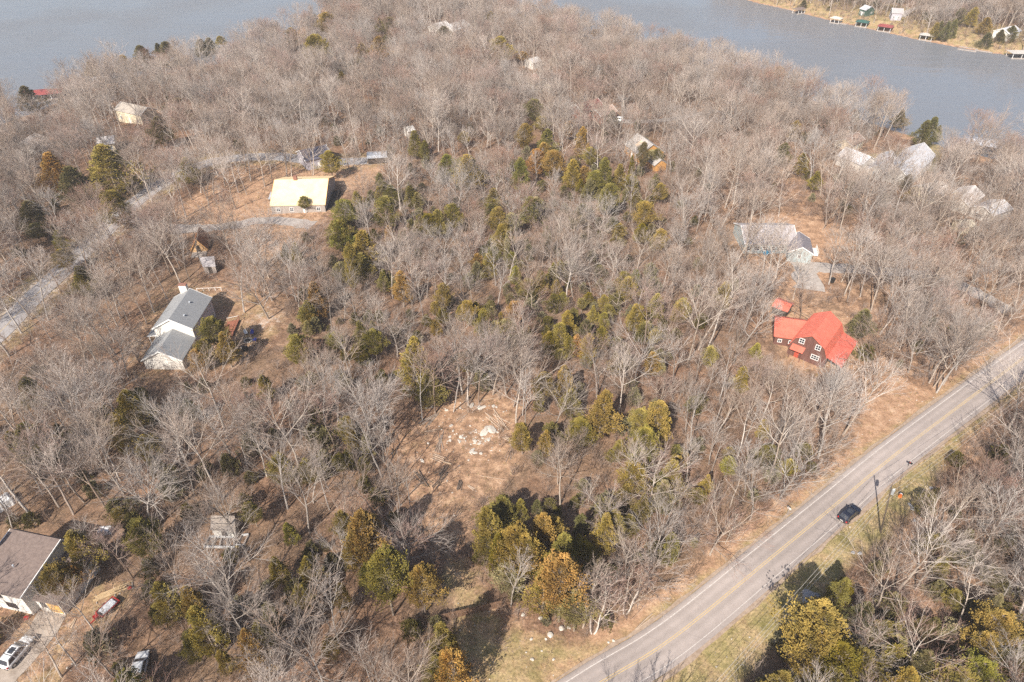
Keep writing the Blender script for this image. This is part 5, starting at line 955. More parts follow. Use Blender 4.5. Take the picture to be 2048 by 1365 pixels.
mass('undergrowth', 'brown leafless brush and saplings covering the forest floor', 'undergrowth', recs, BR)
X, Y, Z, PX, PY = scatter(4.2, 12); ok = clear_of(X, Y, 0.8)
for o_ in OPENS: ok &= ~inpoly(X, Y, o_)
U = rr.rand(len(X)); dn_ = np.where((PY > 780) & (PX < 1400), 0.36, np.where((PX > 600) & (PX < 1400) & (PY > 330), 0.42, 0.05)) * (0.5 + np.clip(np.sin(X * 0.08) + np.cos(Y * 0.1), 0, 1)); dn_ = np.where((PX > 1480) & (PY > 900), 0.6, dn_)
ok &= U < dn_
recs = [(x, y, z, rc.choice((0, 1)), (s, s, s * rc.uniform(.7, 1.3)), (0, 0, rc.uniform(0, 6.28))) for x, y, z in zip(X[ok], Y[ok], Z[ok]) for s in (rc.uniform(0.5, 1.0) + 0.8 * rc.random() ** 3,)]
mass('evergreen_undergrowth', 'murky olive evergreen scrub low between the trees', 'undergrowth', recs, [bushm(400), bushm(401)])
# ---------------------------------------------------------------- vehicles
M_TYRE = mat('black rubber', (.03, .03, .03), None, 3, .8); M_RIM = mat('alloy rim', (.45, .45, .46), None, 2, .35, metal=.8); M_CHROME = mat('bright trim', (.6, .6, .62), None, 2, .25, metal=.8)
M_TAIL = mat('red lamp lens', (.5, .03, .03), None, 2, .2); M_LAMP = mat('clear lamp lens', (.75, .77, .8), None, 2, .15); M_BLACKP = mat('black plastic', (.03, .03, .032), None, 2, .5)
def car(name, label, px, ang, paint, L=4.7, W=1.86, H=1.72, roofrails=False, sunroof=True):
    c = at(*px, .8); f = Fr((c.x, c.y, Tz(c.x, c.y) + (.09 if name == 'dark_car' else .06)), ang); root = empty(name, f.p(0, 0, 0), label, 'car'); hl = L / 2
    # body: rounded sections from tail to nose: x, half width, sill, shoulder, bonnet height
    S = [(-hl, .66, .45, .72, .80), (-hl + .08, .82, .34, .80, 1.0), (-hl + .5, .92, .28, .86, 1.08), (-.6, .93, .26, .86, 1.06), (.6, .93, .26, .86, 1.03), (hl - 1.15, .92, .27, .84, 1.0), (hl - .5, .88, .29, .78, .92), (hl - .1, .76, .36, .66, .78), (hl, .58, .45, .58, .66)]
    b = MB(); ns = 10
    for x, w, z0, z1, z2 in S:
        w *= W / 1.86
        for y, z in ((-w * .9, z0), (-w, (z0 + z1) / 2), (-w, z1), (-w * .9, z2 - .03), (-w * .55, z2), (w * .55, z2), (w * .9, z2 - .03), (w, z1), (w, (z0 + z1) / 2), (w * .9, z0)): b.v.append(tuple(f.p(x, y, z)))
    for i in range(len(S) - 1):
        for j in range(ns): b.f.append((i * ns + j, i * ns + (j + 1) % ns, (i + 1) * ns + (j + 1) % ns, (i + 1) * ns + j)); b.m.append(0)
    b.f += [tuple(range(ns)), tuple(range((len(S) - 1) * ns, len(S) * ns))]; b.m += [0, 0]
    body = b.build('body', paint, root, smooth=False)
    # cabin: base ring at the shoulder, roof ring above
    xb0, xb1, xr0, xr1 = -hl + .22, hl - 1.2, -hl + .62, hl - 2.05; wb, wr = W * .455, W * .375
    def ring(x0, x1, w, z, k=.06): return [(x0, -w + k, z), (x0 + .1, -w, z), (x1 - .1, -w, z), (x1, -w + k, z), (x1, w - k, z), (x1 - .1, w, z), (x0 + .1, w, z), (x0, w - k, z)]
    lo, hi = ring(xb0, xb1, wb, 1.0), ring(xr0, xr1, wr, H - .06); top = ring(xr0 + .12, xr1 - .12, wr - .1, H)
    b = MB(); b.add([f.p(*p) for p in lo + hi], [(j, (j + 1) % 8, 8 + (j + 1) % 8, 8 + j) for j in range(8)]); b.build('cabin_pillar', paint, root)
    b = MB(); b.add([f.p(*p) for p in hi + top], [(j, (j + 1) % 8, 8 + (j + 1) % 8, 8 + j) for j in range(8)] + [tuple(range(8, 16))]); rf = b.build('roof', paint, root)
    def glass(nm, quad, n, out=.012):
        q = [Vector(p) for p in quad]; c_ = sum(q, Vector()) / 4; q = [c_ + (p - c_) * .9 + Vector(n) * out for p in q]; b = MB(); b.add([f.p(*p) for p in q], [(0, 1, 2, 3)]); return b.build(nm, M_GLASS, root, fix=False)
    glass('windscreen', (lo[3], lo[4], hi[4], hi[3]), (1, 0, .6)); glass('rear_window', (lo[7], lo[0], hi[0], hi[7]), (-1, 0, .4))
    for s, i0, i1 in ((-1, 1, 2), (1, 5, 6)):
        a, b_, c_, d_ = (Vector(lo[i0]), Vector(lo[i1]), Vector(hi[i1]), Vector(hi[i0]))
        for u0, u1 in ((.02, .36), (.38, .68), (.70, .98)): glass('side_window', (a.lerp(b_, u0), a.lerp(b_, u1), d_.lerp(c_, u1), d_.lerp(c_, u0)), (0, s, .25), .014)
    if sunroof: part('sunroof', M_GLASS, rf, 'box', f, xr1 - 1.25, xr1 - .35, -.42, .42, H - .02, H + .012)
    if roofrails:
        for s in (-1, 1): part('roof_rail', M_CHROME, rf, 'box', f, xr0 + .1, xr1 - .1, s * (wr - .05) - .025, s * (wr - .05) + .025, H - .02, H + .06)
        for x in (xr0 + .75, xr0 + 1.5): part('roof_bar', M_BLACKP, rf, 'box', f, x - .03, x + .03, -wr + .1, wr - .1, H + .02, H + .05)
    for x in (-hl + .85, hl - .9):
        for s in (-1, 1):
            b = MB(); b.tube([f.p(x, s * (W / 2 - .24), .34), f.p(x, s * (W / 2 + .01), .34)], .34, 16); wh = b.build('wheel', M_TYRE, root); b = MB(); b.tube([f.p(x, s * (W / 2), .34), f.p(x, s * (W / 2 + .02), .34)], .21, 12); b.build('rim', M_RIM, wh)
    for s in (-1, 1):
        part('tail_lamp', M_TAIL, root, 'box', f, -hl + .0, -hl + .16, s * .74 - .1, s * .74 + .1, .72, .98); part('headlamp', M_LAMP, root, 'box', f, hl - .24, hl - .04, s * .62 - .14, s * .62 + .14, .62, .74)
        part('mirror', M_BLACKP if not sunroof else paint, root, 'box', f, xb1 - .45, xb1 - .3, s * (W / 2 + .1) - .11, s * (W / 2 + .1) + .09, .98, 1.14)
    part('bumper', M_BLACKP, root, 'box', f, -hl - .05, -hl + .1, -.72, .72, .4, .56); part('number_plate', M_TRIM, root, 'box', f, -hl - .07, -hl - .04, -.25, .25, .6, .73)
    return root
a_, b_ = at(1690, 1038, .8), at(1712, 1015, .8); i_ = int(np.argmin([math.hypot(p[0] - a_.x, p[1] - a_.y) for p in ROAD])); ra = math.atan2(ROAD[i_ + 1][1] - ROAD[i_ - 1][1], ROAD[i_ + 1][0] - ROAD[i_ - 1][0])
car('dark_car', 'dark navy car driving up the two-lane road', (1700, 1027), ra, mat('navy car paint', (.018, .022, .038), (.015, .018, .032), 1, .22, spec=.6))
a_, b_ = at(8.8, 1333, .9), at(58.6, 1273, .9)
car('white_suv', 'white car with sunroof parked on the drive of the brown-roofed house', (34, 1303), math.atan2(b_.y - a_.y, b_.x - a_.x), mat('white car paint', (.78, .78, .78), (.74, .74, .74), 1, .25, spec=.6), L=4.9, roofrails=True)
car('white_car', 'white car parked at the end of the lane by the maroon-roofed house', (1236, 239), 2.9, mat('white car paint', (.78, .78, .78)), sunroof=False)
# ---------------------------------------------------------------- poles, wires, mailboxes
M_POLE = mat('creosoted pole', (.14, .11, .085), (.085, .065, .05), 2, .9, stretch=(3, 3, .4)); M_POLEL = mat('bleached pole', (.55, .42, .32), (.42, .32, .24), 2, .9, stretch=(3, 3, .4)); M_CAN = mat('grey transformer paint', (.33, .34, .35), None, 1, .5)
def pole(base, h, label, m, lean=(0, 0), arm=None, can=True):
    b0 = Vector(base); top = b0 + Vector((lean[0], lean[1], h)); root = empty('utility_pole', b0, label, 'utility pole')
    b = MB(); b.tube([b0 - Vector((0, 0, .5)), b0.lerp(top, .5), top], [.145, .12, .09], 10); b.build('shaft', m, root)
    if can:
        p = b0.lerp(top, .86); d = Vector((.38, 0, 0)); b = MB(); b.tube([p + d - Vector((0, 0, .5)), p + d + Vector((0, 0, .45))], .26, 12); b.tube([p + d + Vector((0, 0, .45)), p + d + Vector((0, 0, .52))], [.27, .2], 12); tr = b.build('transformer', M_CAN, root)
        for s in (-.1, .1): b = MB(); b.tube([p + d + Vector((s, 0, .5)), p + d + Vector((s, 0, .78))], [.05, .035], 6); b.build('bushing', M_TRIM, tr)
    if arm is not None:
        p = b0.lerp(top, .96); d = Vector((math.cos(arm), math.sin(arm), 0)); f = Fr(p, arm); part('cross_arm', m, root, 'box', f, -.9, .9, -.14, -.05, -.06, .06)
    return top
pb = at(1762, 1066); pt = pole(pb, 11.6, 'dark wooden utility pole with transformer on the grassy verge', M_POLE, lean=(-2.0, 0.3), arm=None)
nrm = Vector((-math.sin(ra), math.cos(ra), 0)); fwd = Vector((math.cos(ra), math.sin(ra), 0))
line_off = (pb.x - ROAD[i_][0]) * nrm.x + (pb.y - ROAD[i_][1]) * nrm.y
side = offset(ROAD, line_off); k0 = int(np.argmin([math.hypot(p[0] - pb.x, p[1] - pb.y) for p in side]))
def wire(name, label, hs, dy, k1, m, sag=1.6):
    q = side[max(0, min(len(side) - 1, k1))]; a = pb.lerp(pt, hs) ; e = Vector((q[0], q[1], Tz(*q) + 11.6 * hs)); b = MB(); pts = []
    for i in range(25): t = i / 24; p = a.lerp(e, t) + nrm * dy; p.z -= 4 * sag * t * (1 - t); pts.append(p)
    b.tube(pts, .02, 4); return tag(b.build(name, m), label, 'wire', 'wires along the road')
M_WIRE = mat('weathered aluminium wire', (.5, .47, .43), None, 1, .5)
for hs, dy, wd in ((.99, 0, 'topmost'), (.8, .15, 'middle'), (.74, -.1, 'lowest')):
    wire('overhead_wire', '%s overhead wire running from the dark pole towards the camera along the verge' % wd, hs, dy, k0 - 34, M_WIRE); wire('overhead_wire', '%s overhead wire running from the dark pole away along the road' % wd, hs, dy, k0 + 30, M_WIRE)
p2b = at(1660 + 325 / 5.278, 250 + 810 / 5.278); pole(p2b, 10.5, 'pale bleached utility pole in the wood below the lakeside houses', M_POLEL, lean=(.4, 0))
def mailbox(px, label, m, ang, h=1.1):
    b0 = at(*px); f = Fr(b0, ang); root = empty('mailbox', b0, label, 'mailbox'); part('post', M_WEATH, root, 'box', f, -.05, .05, -.05, .05, -.3, h); part('bracket', M_WEATH, root, 'box', f, -.3, .3, -.06, .06, h, h + .06)
    b = MB(); b.prism(f, [(-.13, h + .06), (.13, h + .06), (.13, h + .24)] + [(.13 * math.cos(t * math.pi / 6), h + .24 + .13 * math.sin(t * math.pi / 6)) for t in range(1, 6)] + [(-.13, h + .24)], -.34, .34); bx = b.build('box', m, root)
    part('flag', M_TAIL, bx, 'box', f, .0, .12, .135, .15, h + .25, h + .45); part('lid', m, bx, 'box', f, .341, .36, -.12, .12, h + .07, h + .3)
mailbox((1574, 1030), 'pale mailbox on a post at the wood side of the road', mat('pale mailbox paint', (.55, .54, .5), None, 1, .5), ra + math.pi / 2, 1.5)
mailbox((1816, 936), 'black mailbox on a post at the verge side of the road', M_BLACKP, ra + math.pi / 2)
# ---------------------------------------------------------------- wooden fence below the clearing
fa, fb = at(868, 1246), at(1004, 1214); fl = math.hypot(fb.x - fa.x, fb.y - fa.y); ff = Fr((fa.x, fa.y, Tz(fa.x, fa.y)), math.atan2(fb.y - fa.y, fb.x - fa.x))
fe = empty('wooden_fence', ff.p(fl / 2, 0, 0), 'short run of brown plank fence standing alone below the clearing', 'fence'); M_FENCE = mat('brown fence plank', (.25, .15, .095), (.15, .09, .06), 1.2, .9, stretch=(3, 3, .4))
fz = lambda x: Tz(ff.p(x, 0, 0).x, ff.p(x, 0, 0).y) - ff.o.z
n_ = int(fl / .2)
for i in range(n_): x = i * .2; z = fz(x); part('plank', M_FENCE, fe, 'box', ff, x, x + .175, -.03 + RNG.uniform(-.008, .008), 0, z - .05, z + 1.75 + RNG.uniform(-.06, .04))
for i in range(5): x = i * fl / 4.02; z = fz(x); part('post', M_FENCE, fe, 'box', ff, x, x + .1, .06, .16, z - .3, z + 1.8)
for zz in (.35, 1.35): part('rail', M_FENCE, fe, 'box', ff, 0, fl, .005, .055, fz(fl / 2) + zz, fz(fl / 2) + zz + .09)
# ---------------------------------------------------------------- rocks, logs
M_LIME = mat('pale limestone', (.60, .56, .50), (.36, .32, .28), 1.4, .9, bump=.4, detail=8); M_GREYR = mat('grey limestone', (.42, .41, .41), (.26, .255, .26), 1.2, .9, bump=.4, detail=8)
ROCKS = []
for k in range(5):
    r = random.Random(500 + k); bm = bmesh.new(); bmesh.ops.create_icosphere(bm, subdivisions=2, radius=1)
    off = [(rvec(r), r.uniform(.55, .95)) for _ in range(7)]
    for v in bm.verts:
        p = np.array(v.co)
        for n, d in off:
            t = p @ n
            if t > d: p = p - n * (t - d) * .9
        p += np.array([r.uniform(-.07, .07) for _ in range(3)]); v.co = Vector(p)
    me = bpy.data.meshes.new('rock shape %d' % k); bm.to_mesh(me); bm.free(); me.materials.append(M_LIME); ROCKS.append(me)
def rock(px, py, w, label, group, flat=.4, m=None, stretch=1.0):
    b = at(px, py); s = w / 2 * math.sqrt(b.x ** 2 + b.y ** 2 + CAM_H ** 2) / F_PX; o = bpy.data.objects.new('limestone_rock', RNG.choice(ROCKS)); COL.objects.link(o); o.location = (b.x, b.y, b.z + s * flat * .25); o.scale = (s * stretch, s, max(.12, s * flat)); o.rotation_euler = (RNG.uniform(-.15, .15), RNG.uniform(-.15, .15), RNG.uniform(0, 6.28))
    if m: o.material_slots[0].link = 'OBJECT'; o.material_slots[0].material = m
    return tag(o, label, 'rock', group)
z7 = lambda u, v: (820 + u / 6.827, 780 + v / 6.827)
for u, v, w in [(840, 225, 70), (950, 250, 80), (1010, 235, 60), (565, 490, 50), (545, 640, 45), (552, 690, 45), (700, 650, 55), (680, 710, 45), (745, 660, 40), (850, 830, 70), (890, 860, 60), (965, 870, 50), (1065, 680, 60), (1030, 700, 40), (500, 280, 45), (900, 550, 32), (910, 580, 30), (825, 495, 28), (890, 700, 60), (990, 660, 40), (165, 970, 55), (800, 960, 40), (1190, 580, 40), (245, 730, 38), (300, 235, 36), (215, 250, 40), (690, 250, 45), (1140, 230, 55), (1180, 235, 40), (590, 560, 36), (940, 740, 50), (880, 730, 40), (1110, 830, 28), (690, 180, 28), (1280, 300, 26), (520, 700, 24), (760, 700, 24), (640, 600, 22), (1000, 420, 24), (430, 545, 26), (1225, 750, 18), (400, 500, 18), (830, 745, 26), (610, 610, 18), (720, 620, 22), (770, 640, 18), (660, 690, 20), (900, 650, 26), (930, 690, 20), (960, 710, 24), (1000, 740, 18), (860, 690, 20), (820, 850, 24), (840, 880, 20), (1090, 660, 26), (1150, 590, 18), (940, 600, 18), (640, 270, 20), (720, 270, 20), (900, 230, 22), (1080, 220, 18), (480, 260, 18), (270, 250, 18), (150, 950, 22), (190, 990, 20), (700, 540, 20), (1130, 635, 22)]:
    rock(*z7(u, v), w / 6.827, 'white limestone rock bedded in the middle of the clearing', 'limestone rocks in the clearing', flat=.3, stretch=RNG.uniform(1, 1.7))
for u, v, w, lab in [(1110, 545, 130, 'largest white limestone slab in the middle of the clearing'), (1010, 590, 110, 'broad white limestone slab touching the largest slab in the clearing'), (1045, 520, 70, 'small white slab resting above the two broad slabs in the clearing')]: rock(*z7(u, v), w / 6.827, lab, 'limestone rocks in the clearing', flat=.28, stretch=1.5)
t_h = lambda u, v: (680 + u / 2.926, 899 + v / 2.926)
for u, v, w in [(1228, 1085, 38), (1175, 990, 30), (1070, 970, 26), (1300, 1050, 36), (1120, 1112, 20), (1125, 1230, 24), (1250, 1230, 18), (1205, 1110, 18), (1340, 1045, 22), (1180, 1180, 14), (1090, 1190, 12), (1600, 1120, 20), (1570, 1130, 16)]: rock(*t_h(u, v), w / 2.926, 'white stone lying in the grass beside the road below the cedars', 'stones beside the road', flat=.5)
for u, v, w in [(1618, 1192, 26), (1628, 1206, 20), (1612, 1204, 16), (1634, 1193, 14)]: rock(u, v, w, 'grey boulder of the shaded heap beyond the verge', 'boulders of the shaded heap', flat=.6, m=M_GREYR)
for u, v in [(1822, 1012), (1830, 1016), (1838, 1020), (1826, 1019), (1845, 1012), (1818, 1009), (1860, 1005), (1836, 1010), (1829, 1042), (1862, 977), (1706, 1106), (1720, 1108), (1552, 1284)]: rock(u, v, RNG.uniform(6, 11), 'grey-white stone strewn on the verge behind the dark pole', 'stones on the verge', flat=.6, m=M_GREYR)
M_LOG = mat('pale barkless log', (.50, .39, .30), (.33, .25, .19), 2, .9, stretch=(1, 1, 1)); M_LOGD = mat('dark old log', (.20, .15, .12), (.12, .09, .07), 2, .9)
def logs(a, b, n, spread, r, label, m=M_LOG, jit=.12, name='log_pile', layers=1):
    A, B = at(*a), at(*b); d = Vector((B.x - A.x, B.y - A.y, 0)); L = d.length; d.normalize(); s = Vector((-d.y, d.x, 0)); root = empty(name, ((A.x + B.x) / 2, (A.y + B.y) / 2, (A.z + B.z) / 2), label, 'log' if n == 1 else 'log pile')
    for i in range(n):
        ly = i % layers; o = s * (spread * ((i + .5) / n - .5)) * (1 - .3 * ly); e0, e1 = RNG.uniform(-jit, jit) * L, RNG.uniform(-jit, jit) * L; rr = r * RNG.uniform(.7, 1.25); sk = s * RNG.uniform(-1, 1) * (.16 if n > 4 else .05) * L; jit = max(jit, .22 if n > 4 else .1)
        p, q = A + d * e0 + o - sk, B + d * e1 + o + sk; p.z = Tz(p.x, p.y) + rr * .8 + ly * r * 1.7; q.z = Tz(q.x, q.y) + rr * .8 + ly * r * 1.7
        if n == 1: p -= root.location * 0
        b_ = MB(); b_.tube([p, p.lerp(q, .5) + s * RNG.uniform(-.05, .05), q], [rr, rr * .9, rr * .7], 7); b_.build('log', m, root)
    return root
logs(z7(1110, 335), z7(1275, 530), 8, 2.6, .10, 'stack of long pale logs in the upper right of the clearing')
logs(z7(190, 475), z7(385, 310), 7, 1.4, .10, 'stack of grey logs in the upper left of the clearing', mat('grey log', (.36, .29, .24), (.24, .19, .155), 2, .9))
logs(z7(395, 830), z7(430, 600), 5, .8, .09, 'short bundle of grey logs left of the limestone slabs', mat('grey log', (.36, .29, .24)))
logs(z7(320, 915), z7(470, 970), 4, 1.7, .10, 'four pale logs lying side by side in the lower left of the clearing')
logs(z7(468, 995), z7(575, 1020), 1, .1, .17, 'single thick pale log at the lower left of the clearing', mat('fresh cut log', (.66, .5, .35), (.5, .38, .27), 2, .9), name='cut_log')
logs(z7(1290, 645), z7(1430, 735), 4, .9, .10, 'few pale logs beside the small golden cedar bush')
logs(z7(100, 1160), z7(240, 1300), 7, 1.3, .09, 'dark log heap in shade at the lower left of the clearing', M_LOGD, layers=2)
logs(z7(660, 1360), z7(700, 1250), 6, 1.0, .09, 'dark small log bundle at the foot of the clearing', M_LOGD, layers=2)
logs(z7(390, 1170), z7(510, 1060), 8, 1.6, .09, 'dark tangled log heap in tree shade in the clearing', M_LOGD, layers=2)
logs(z7(1350, 960), z7(1400, 770), 8, 1.6, .05, 'heap of thin sticks at the right edge of the clearing', mat('thin sticks', (.42, .33, .27), (.3, .23, .18), 2, .9), layers=2, name='stick_pile')
logs(z7(660, 430), z7(760, 320), 9, 1.6, .045, 'heap of thin grey sticks among limestone at the top of the clearing', mat('thin sticks', (.42, .33, .27)), layers=2, name='stick_pile')
logs(z7(200, 575), z7(400, 550), 2, .5, .07, 'two thin pale logs lying left of the limestone slabs')
logs(z7(790, 1310), z7(880, 1365), 3, .6, .08, 'three pale branches lying at the foot of the clearing')
logs(z7(980, 1190), z7(1290, 1220), 1, .1, .06, 'long thin fallen stem across the lower clearing', name='fallen_log')
logs(z7(1000, 140), z7(1290, 100), 1, .1, .06, 'long thin fallen stem across the top of the clearing', name='fallen_log')
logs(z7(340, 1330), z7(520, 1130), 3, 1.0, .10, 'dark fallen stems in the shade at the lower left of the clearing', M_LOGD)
logs((1275, 1258), (1306, 1229), 2, .5, .10, 'two pale fallen limbs at the road edge in front of brush')
logs((140, 1258), (152, 1236), 3, .5, .07, 'three pale planks leaning by the concrete drive', mat('fresh cut log', (.66, .5, .35)))
# sticks, weeds and small stones strewn over open ground
def stick(seed):
    r = random.Random(seed); t = Tree()
    for _ in range(5): p = np.array((r.uniform(-.6, .6), r.uniform(-.6, .6), .03)); d = rvec(r); d[2] = 0; t.tube([p, p + d * r.uniform(.3, .9)], [.025, .012], 3)
    return to_meshes(t, 'sticks', (M_BRUSH, mat('thin sticks', (.42, .33, .27))))[2]
def weed(seed):
    r = random.Random(seed); t = Tree()
    for _ in range(14): p = np.array((r.gauss(0, .14), r.gauss(0, .14), 0)); d = rvec(r) * .5 + np.array((0, 0, .7)); t.tube([p, p + d * r.uniform(.2, .5)], [.02, .004], 3)
    t.cm = [1] * len(t.cm); return to_meshes(t, 'weed', (M_BRUSH, mat('dry grass blades', (.42, .32, .17), (.3, .23, .11), 1, .9, rnd=.3)))[2]
X, Y, Z, PX, PY = scatter(1.0, 33); k = np.zeros(len(X), bool)
for o_ in (CLEARING, VERGE, LAWN, GREY_YARD, BROWN_YARD, RED_YARD, YELLOW_YARD): k |= inpoly(X, Y, o_)
k &= (segdist(X, Y, ROAD) > 3.6) & (np.random.RandomState(4).rand(len(X)) < .75)
for ln, w in LANES: k &= segdist(X, Y, ln) > w / 2
RP = [MB().tube([(0, 0, -.04), (0, 0, .05), (.03, 0, .1)], [.11, .13, .05], 5).mesh('pebble', M_LIME)]
mass('ground_litter', 'scattered sticks, dry grass tufts and pebbles on open ground', 'litter', [(x, y, z, i, (s, s, s), (0, 0, rc.uniform(0, 6.28))) for x, y, z in zip(X[k], Y[k], Z[k]) for s, i in ((rc.uniform(.5, 1.3), rc.choice((0, 0, 1, 1, 2, 2, 2, 3))),)], [stick(1), stick(2), weed(1), RP[0]])
# ---------------------------------------------------------------- around the grey house
q = [at(*t2(1400, 640), .6), at(*t2(1560, 605), .6), at(*t2(1455, 855), .6), at(*t2(1330, 800), .6)]
dk = empty('deck', sum(q, Vector()) / 4 - Vector((0, 0, .6)), 'red-brown wooden deck behind the grey house', 'deck'); n_ = 16
for i in range(n_):
    a0, a1 = i / n_, (i + .9) / n_; b = MB(); b.slab([q[0].lerp(q[1], a0), q[0].lerp(q[1], a1), q[3].lerp(q[2], a1), q[3].lerp(q[2], a0)], .06); b.build('plank', M_DECKR, dk)
for p in (q[0], q[1], q[2], q[3], q[1].lerp(q[2], .5)): f = Fr(p, 0); part('post', M_DECKR, dk, 'box', f, -.05, .05, -.05, .05, -.75, .95)
for a, b_ in ((q[0], q[1]), (q[1], q[2])): b = MB(); b.tube([a + Vector((0, 0, .95)), b_ + Vector((0, 0, .95))], .05, 5); b.build('handrail', M_TRIM if a is q[0] else M_DECKR, dk)
def chair(px, label, m, ang):
    b0 = at(*px); f = Fr(b0, ang); root = empty('lawn_chair', b0, label, 'chair', 'lawn chairs round the fire pit'); b = MB(); b.slab([f.p(-.3, -.3, .42), f.p(.3, -.3, .46), f.p(.3, .3, .46), f.p(-.3, .3, .42)], .05); b.build('seat', m, root)
    b = MB(); b.slab([f.p(-.3, -.3, .45), f.p(-.3, .3, .45), f.p(-.6, .28, 1.05), f.p(-.6, -.28, 1.05)], .06); b.build('backrest', m, root)
    for y in (-.36, .28): part('armrest', m, root, 'box', f, -.35, .35, y, y + .1, .62, .67)
    for x in (-.28, .24):
        for y in (-.34, .3): part('leg', m, root, 'box', f, x, x + .06, y, y + .06, 0, .62)
M_BLUEP = mat('blue plastic', (.06, .09, .42), None, 1, .4)
chair(t2(1655, 815), 'white lawn chair beside the fire pit', M_TRIM, -1.0); chair(t2(1740, 815), 'upright blue lawn chair beside the white one', M_BLUEP, -1.5); chair(t2(1780, 905), 'low blue lawn chair nearest the right rim of the fire pit', M_BLUEP, 3.0)
fp = at(*t2(1680, 900)); fpit = empty('fire_pit', fp, 'round stone fire pit in the yard behind the grey house', 'fire pit')
for i in range(14):
    a = i * 2 * math.pi / 14; o = bpy.data.objects.new('stone', ROCKS[i % 5]); COL.objects.link(o); o.parent = fpit; o.location = (math.cos(a) * .85, math.sin(a) * .85, .1); o.scale = (.22, .18, .16); o.rotation_euler = (0, 0, a)
b = MB(); b.tube([fp + Vector((0, 0, .02)), fp + Vector((0, 0, .06))], .75, 14); b.build('ash_bed', M_DARK, fpit)
g_ = at(*t2(1645, 1030)); f = Fr(g_, .3); gr = empty('covered_grill', g_, 'black covered grill below the fire pit', 'grill'); b = MB(); b.prism(f, [(-.35, 0), (.35, 0), (.32, .8), (.2, 1.1), (-.2, 1.1), (-.32, .8)], -.6, .6); b.build('cover', M_BLACKP, gr); part('shelf', M_WEATH, gr, 'box', f, -.95, -.6, -.25, .25, .75, .8)
fy0, fy1 = at(*t2(990, 228)), at(*t2(1320, 215)); b = MB(); b.tube([fy0 + Vector((0, 0, .9)), fy1 + Vector((0, 0, .9))], .05, 5); wf = empty('yard_rail', (fy0 + fy1) / 2, 'white rail fence running off behind the grey house', 'fence'); b.build('rail', M_TRIM, wf)
for i in range(5): p = fy0.lerp(fy1, i / 4); part('post', M_TRIM, wf, 'box', Fr(p, 0), -.05, .05, -.05, .05, -.2, .9)
# ---------------------------------------------------------------- around the brown-roofed house
t6 = lambda u, v: (u / 6.827, 1165 + v / 6.827)
def tarp(px, w, d, h, ang, label, m, name='tarp_covered_load', seed=3):
    b0 = at(*px); f = Fr(b0, ang); r = random.Random(seed); root = empty(name, b0, label, 'tarp'); b = MB(); nx, ny = 12, 9; vs = []
    for j in range(ny):
        for i in range(nx):
            u, v = i / (nx - 1) * 2 - 1, j / (ny - 1) * 2 - 1; e = max(abs(u), abs(v)); z = h * (1 - max(0, (e - .72) / .28) ** 1.5) * (1 + .12 * math.sin(u * 5) * math.cos(v * 4)) + r.uniform(-.06, .06); k = 1 + .05 * r.uniform(-1, 1); vs.append(f.p(u * w / 2 * k, v * d / 2 * k, max(.03, z)))
    b.add(vs, [(j * nx + i, j * nx + i + 1, (j + 1) * nx + i + 1, (j + 1) * nx + i) for j in range(ny - 1) for i in range(nx - 1)]); b.build('sheet', m, root, fix=False)
    b = MB(); b.box(f, -w * .33, w * .33, -d * .33, d * .33, 0, h * .75); b.build('load', M_DARK, root); b = MB(); b.tube([f.p(0, -d / 2 - .05, .1), f.p(0, -d * .36, h + .06), f.p(0, d * .36, h + .06), f.p(0, d / 2 + .05, .1)], .04, 5); b.build('strap', M_BLACKP, root)
M_TARP = mat('silver tarpaulin', (.62, .64, .68), (.42, .44, .48), 1.6, .45, detail=6)
a_, b_ = at(275, 1352, .9), at(284, 1312, .9); car('silver_car', 'silver car parked under trees at the bottom edge', (280, 1332), math.atan2(b_.y - a_.y, b_.x - a_.x), mat('silver car paint', (.55, .56, .58), (.5, .51, .53), 1, .3, spec=.6), L=4.4, sunroof=False)
tarp((9, 1011), 3.4, 2.6, 1.6, .9, 'white tarpaulin shelter at the far left edge above the brown roof', mat('white tarpaulin', (.78, .78, .8), None, 1, .5), seed=5)
tarp((211, 1064), 2.4, 1.5, .8, .2, 'white sheet over a low heap in shade right of the brown roof', mat('white tarpaulin', (.78, .78, .8)), seed=6)
tarp((1533, 506), 2.2, 1.8, 1.0, .2, 'bright blue tarp in front of the pale blue house', mat('blue tarpaulin', (.04, .25, .42), None, 1, .5), seed=8)
lp = at(*t5(1560, 990)); la = at(*t5(1280, 1105)); lb = at(*t5(1840, 880)); ang = math.atan2(lb.y - la.y, lb.x - la.x); f = Fr((lp.x, lp.y, Tz(lp.x, lp.y)), ang); Ls = (lb - la).length
lu = empty('lumber_stack', f.p(0, 0, 0), 'stack of long fresh yellow boards right of the brown-roofed house', 'lumber stack'); M_LUM = mat('fresh yellow lumber', (.56, .41, .25), (.42, .30, .17), 1.6, .8, stretch=(.3, 3, 3))
for j in range(3):
    for i in range(6): e = RNG.uniform(-.5, .5); part('board', M_LUM, lu, 'box', f, -Ls * .42 + e, Ls * .42 + e - RNG.uniform(0, 3.0), -.5 + i * .17 + RNG.uniform(-.04, .04), -.37 + i * .17, .12 + j * .09, .2 + j * .09)
for x in (-2.5, 0, 2.5): part('bearer', M_WEATH, lu, 'box', f, x, x + .12, -.85, .85, 0, .115)
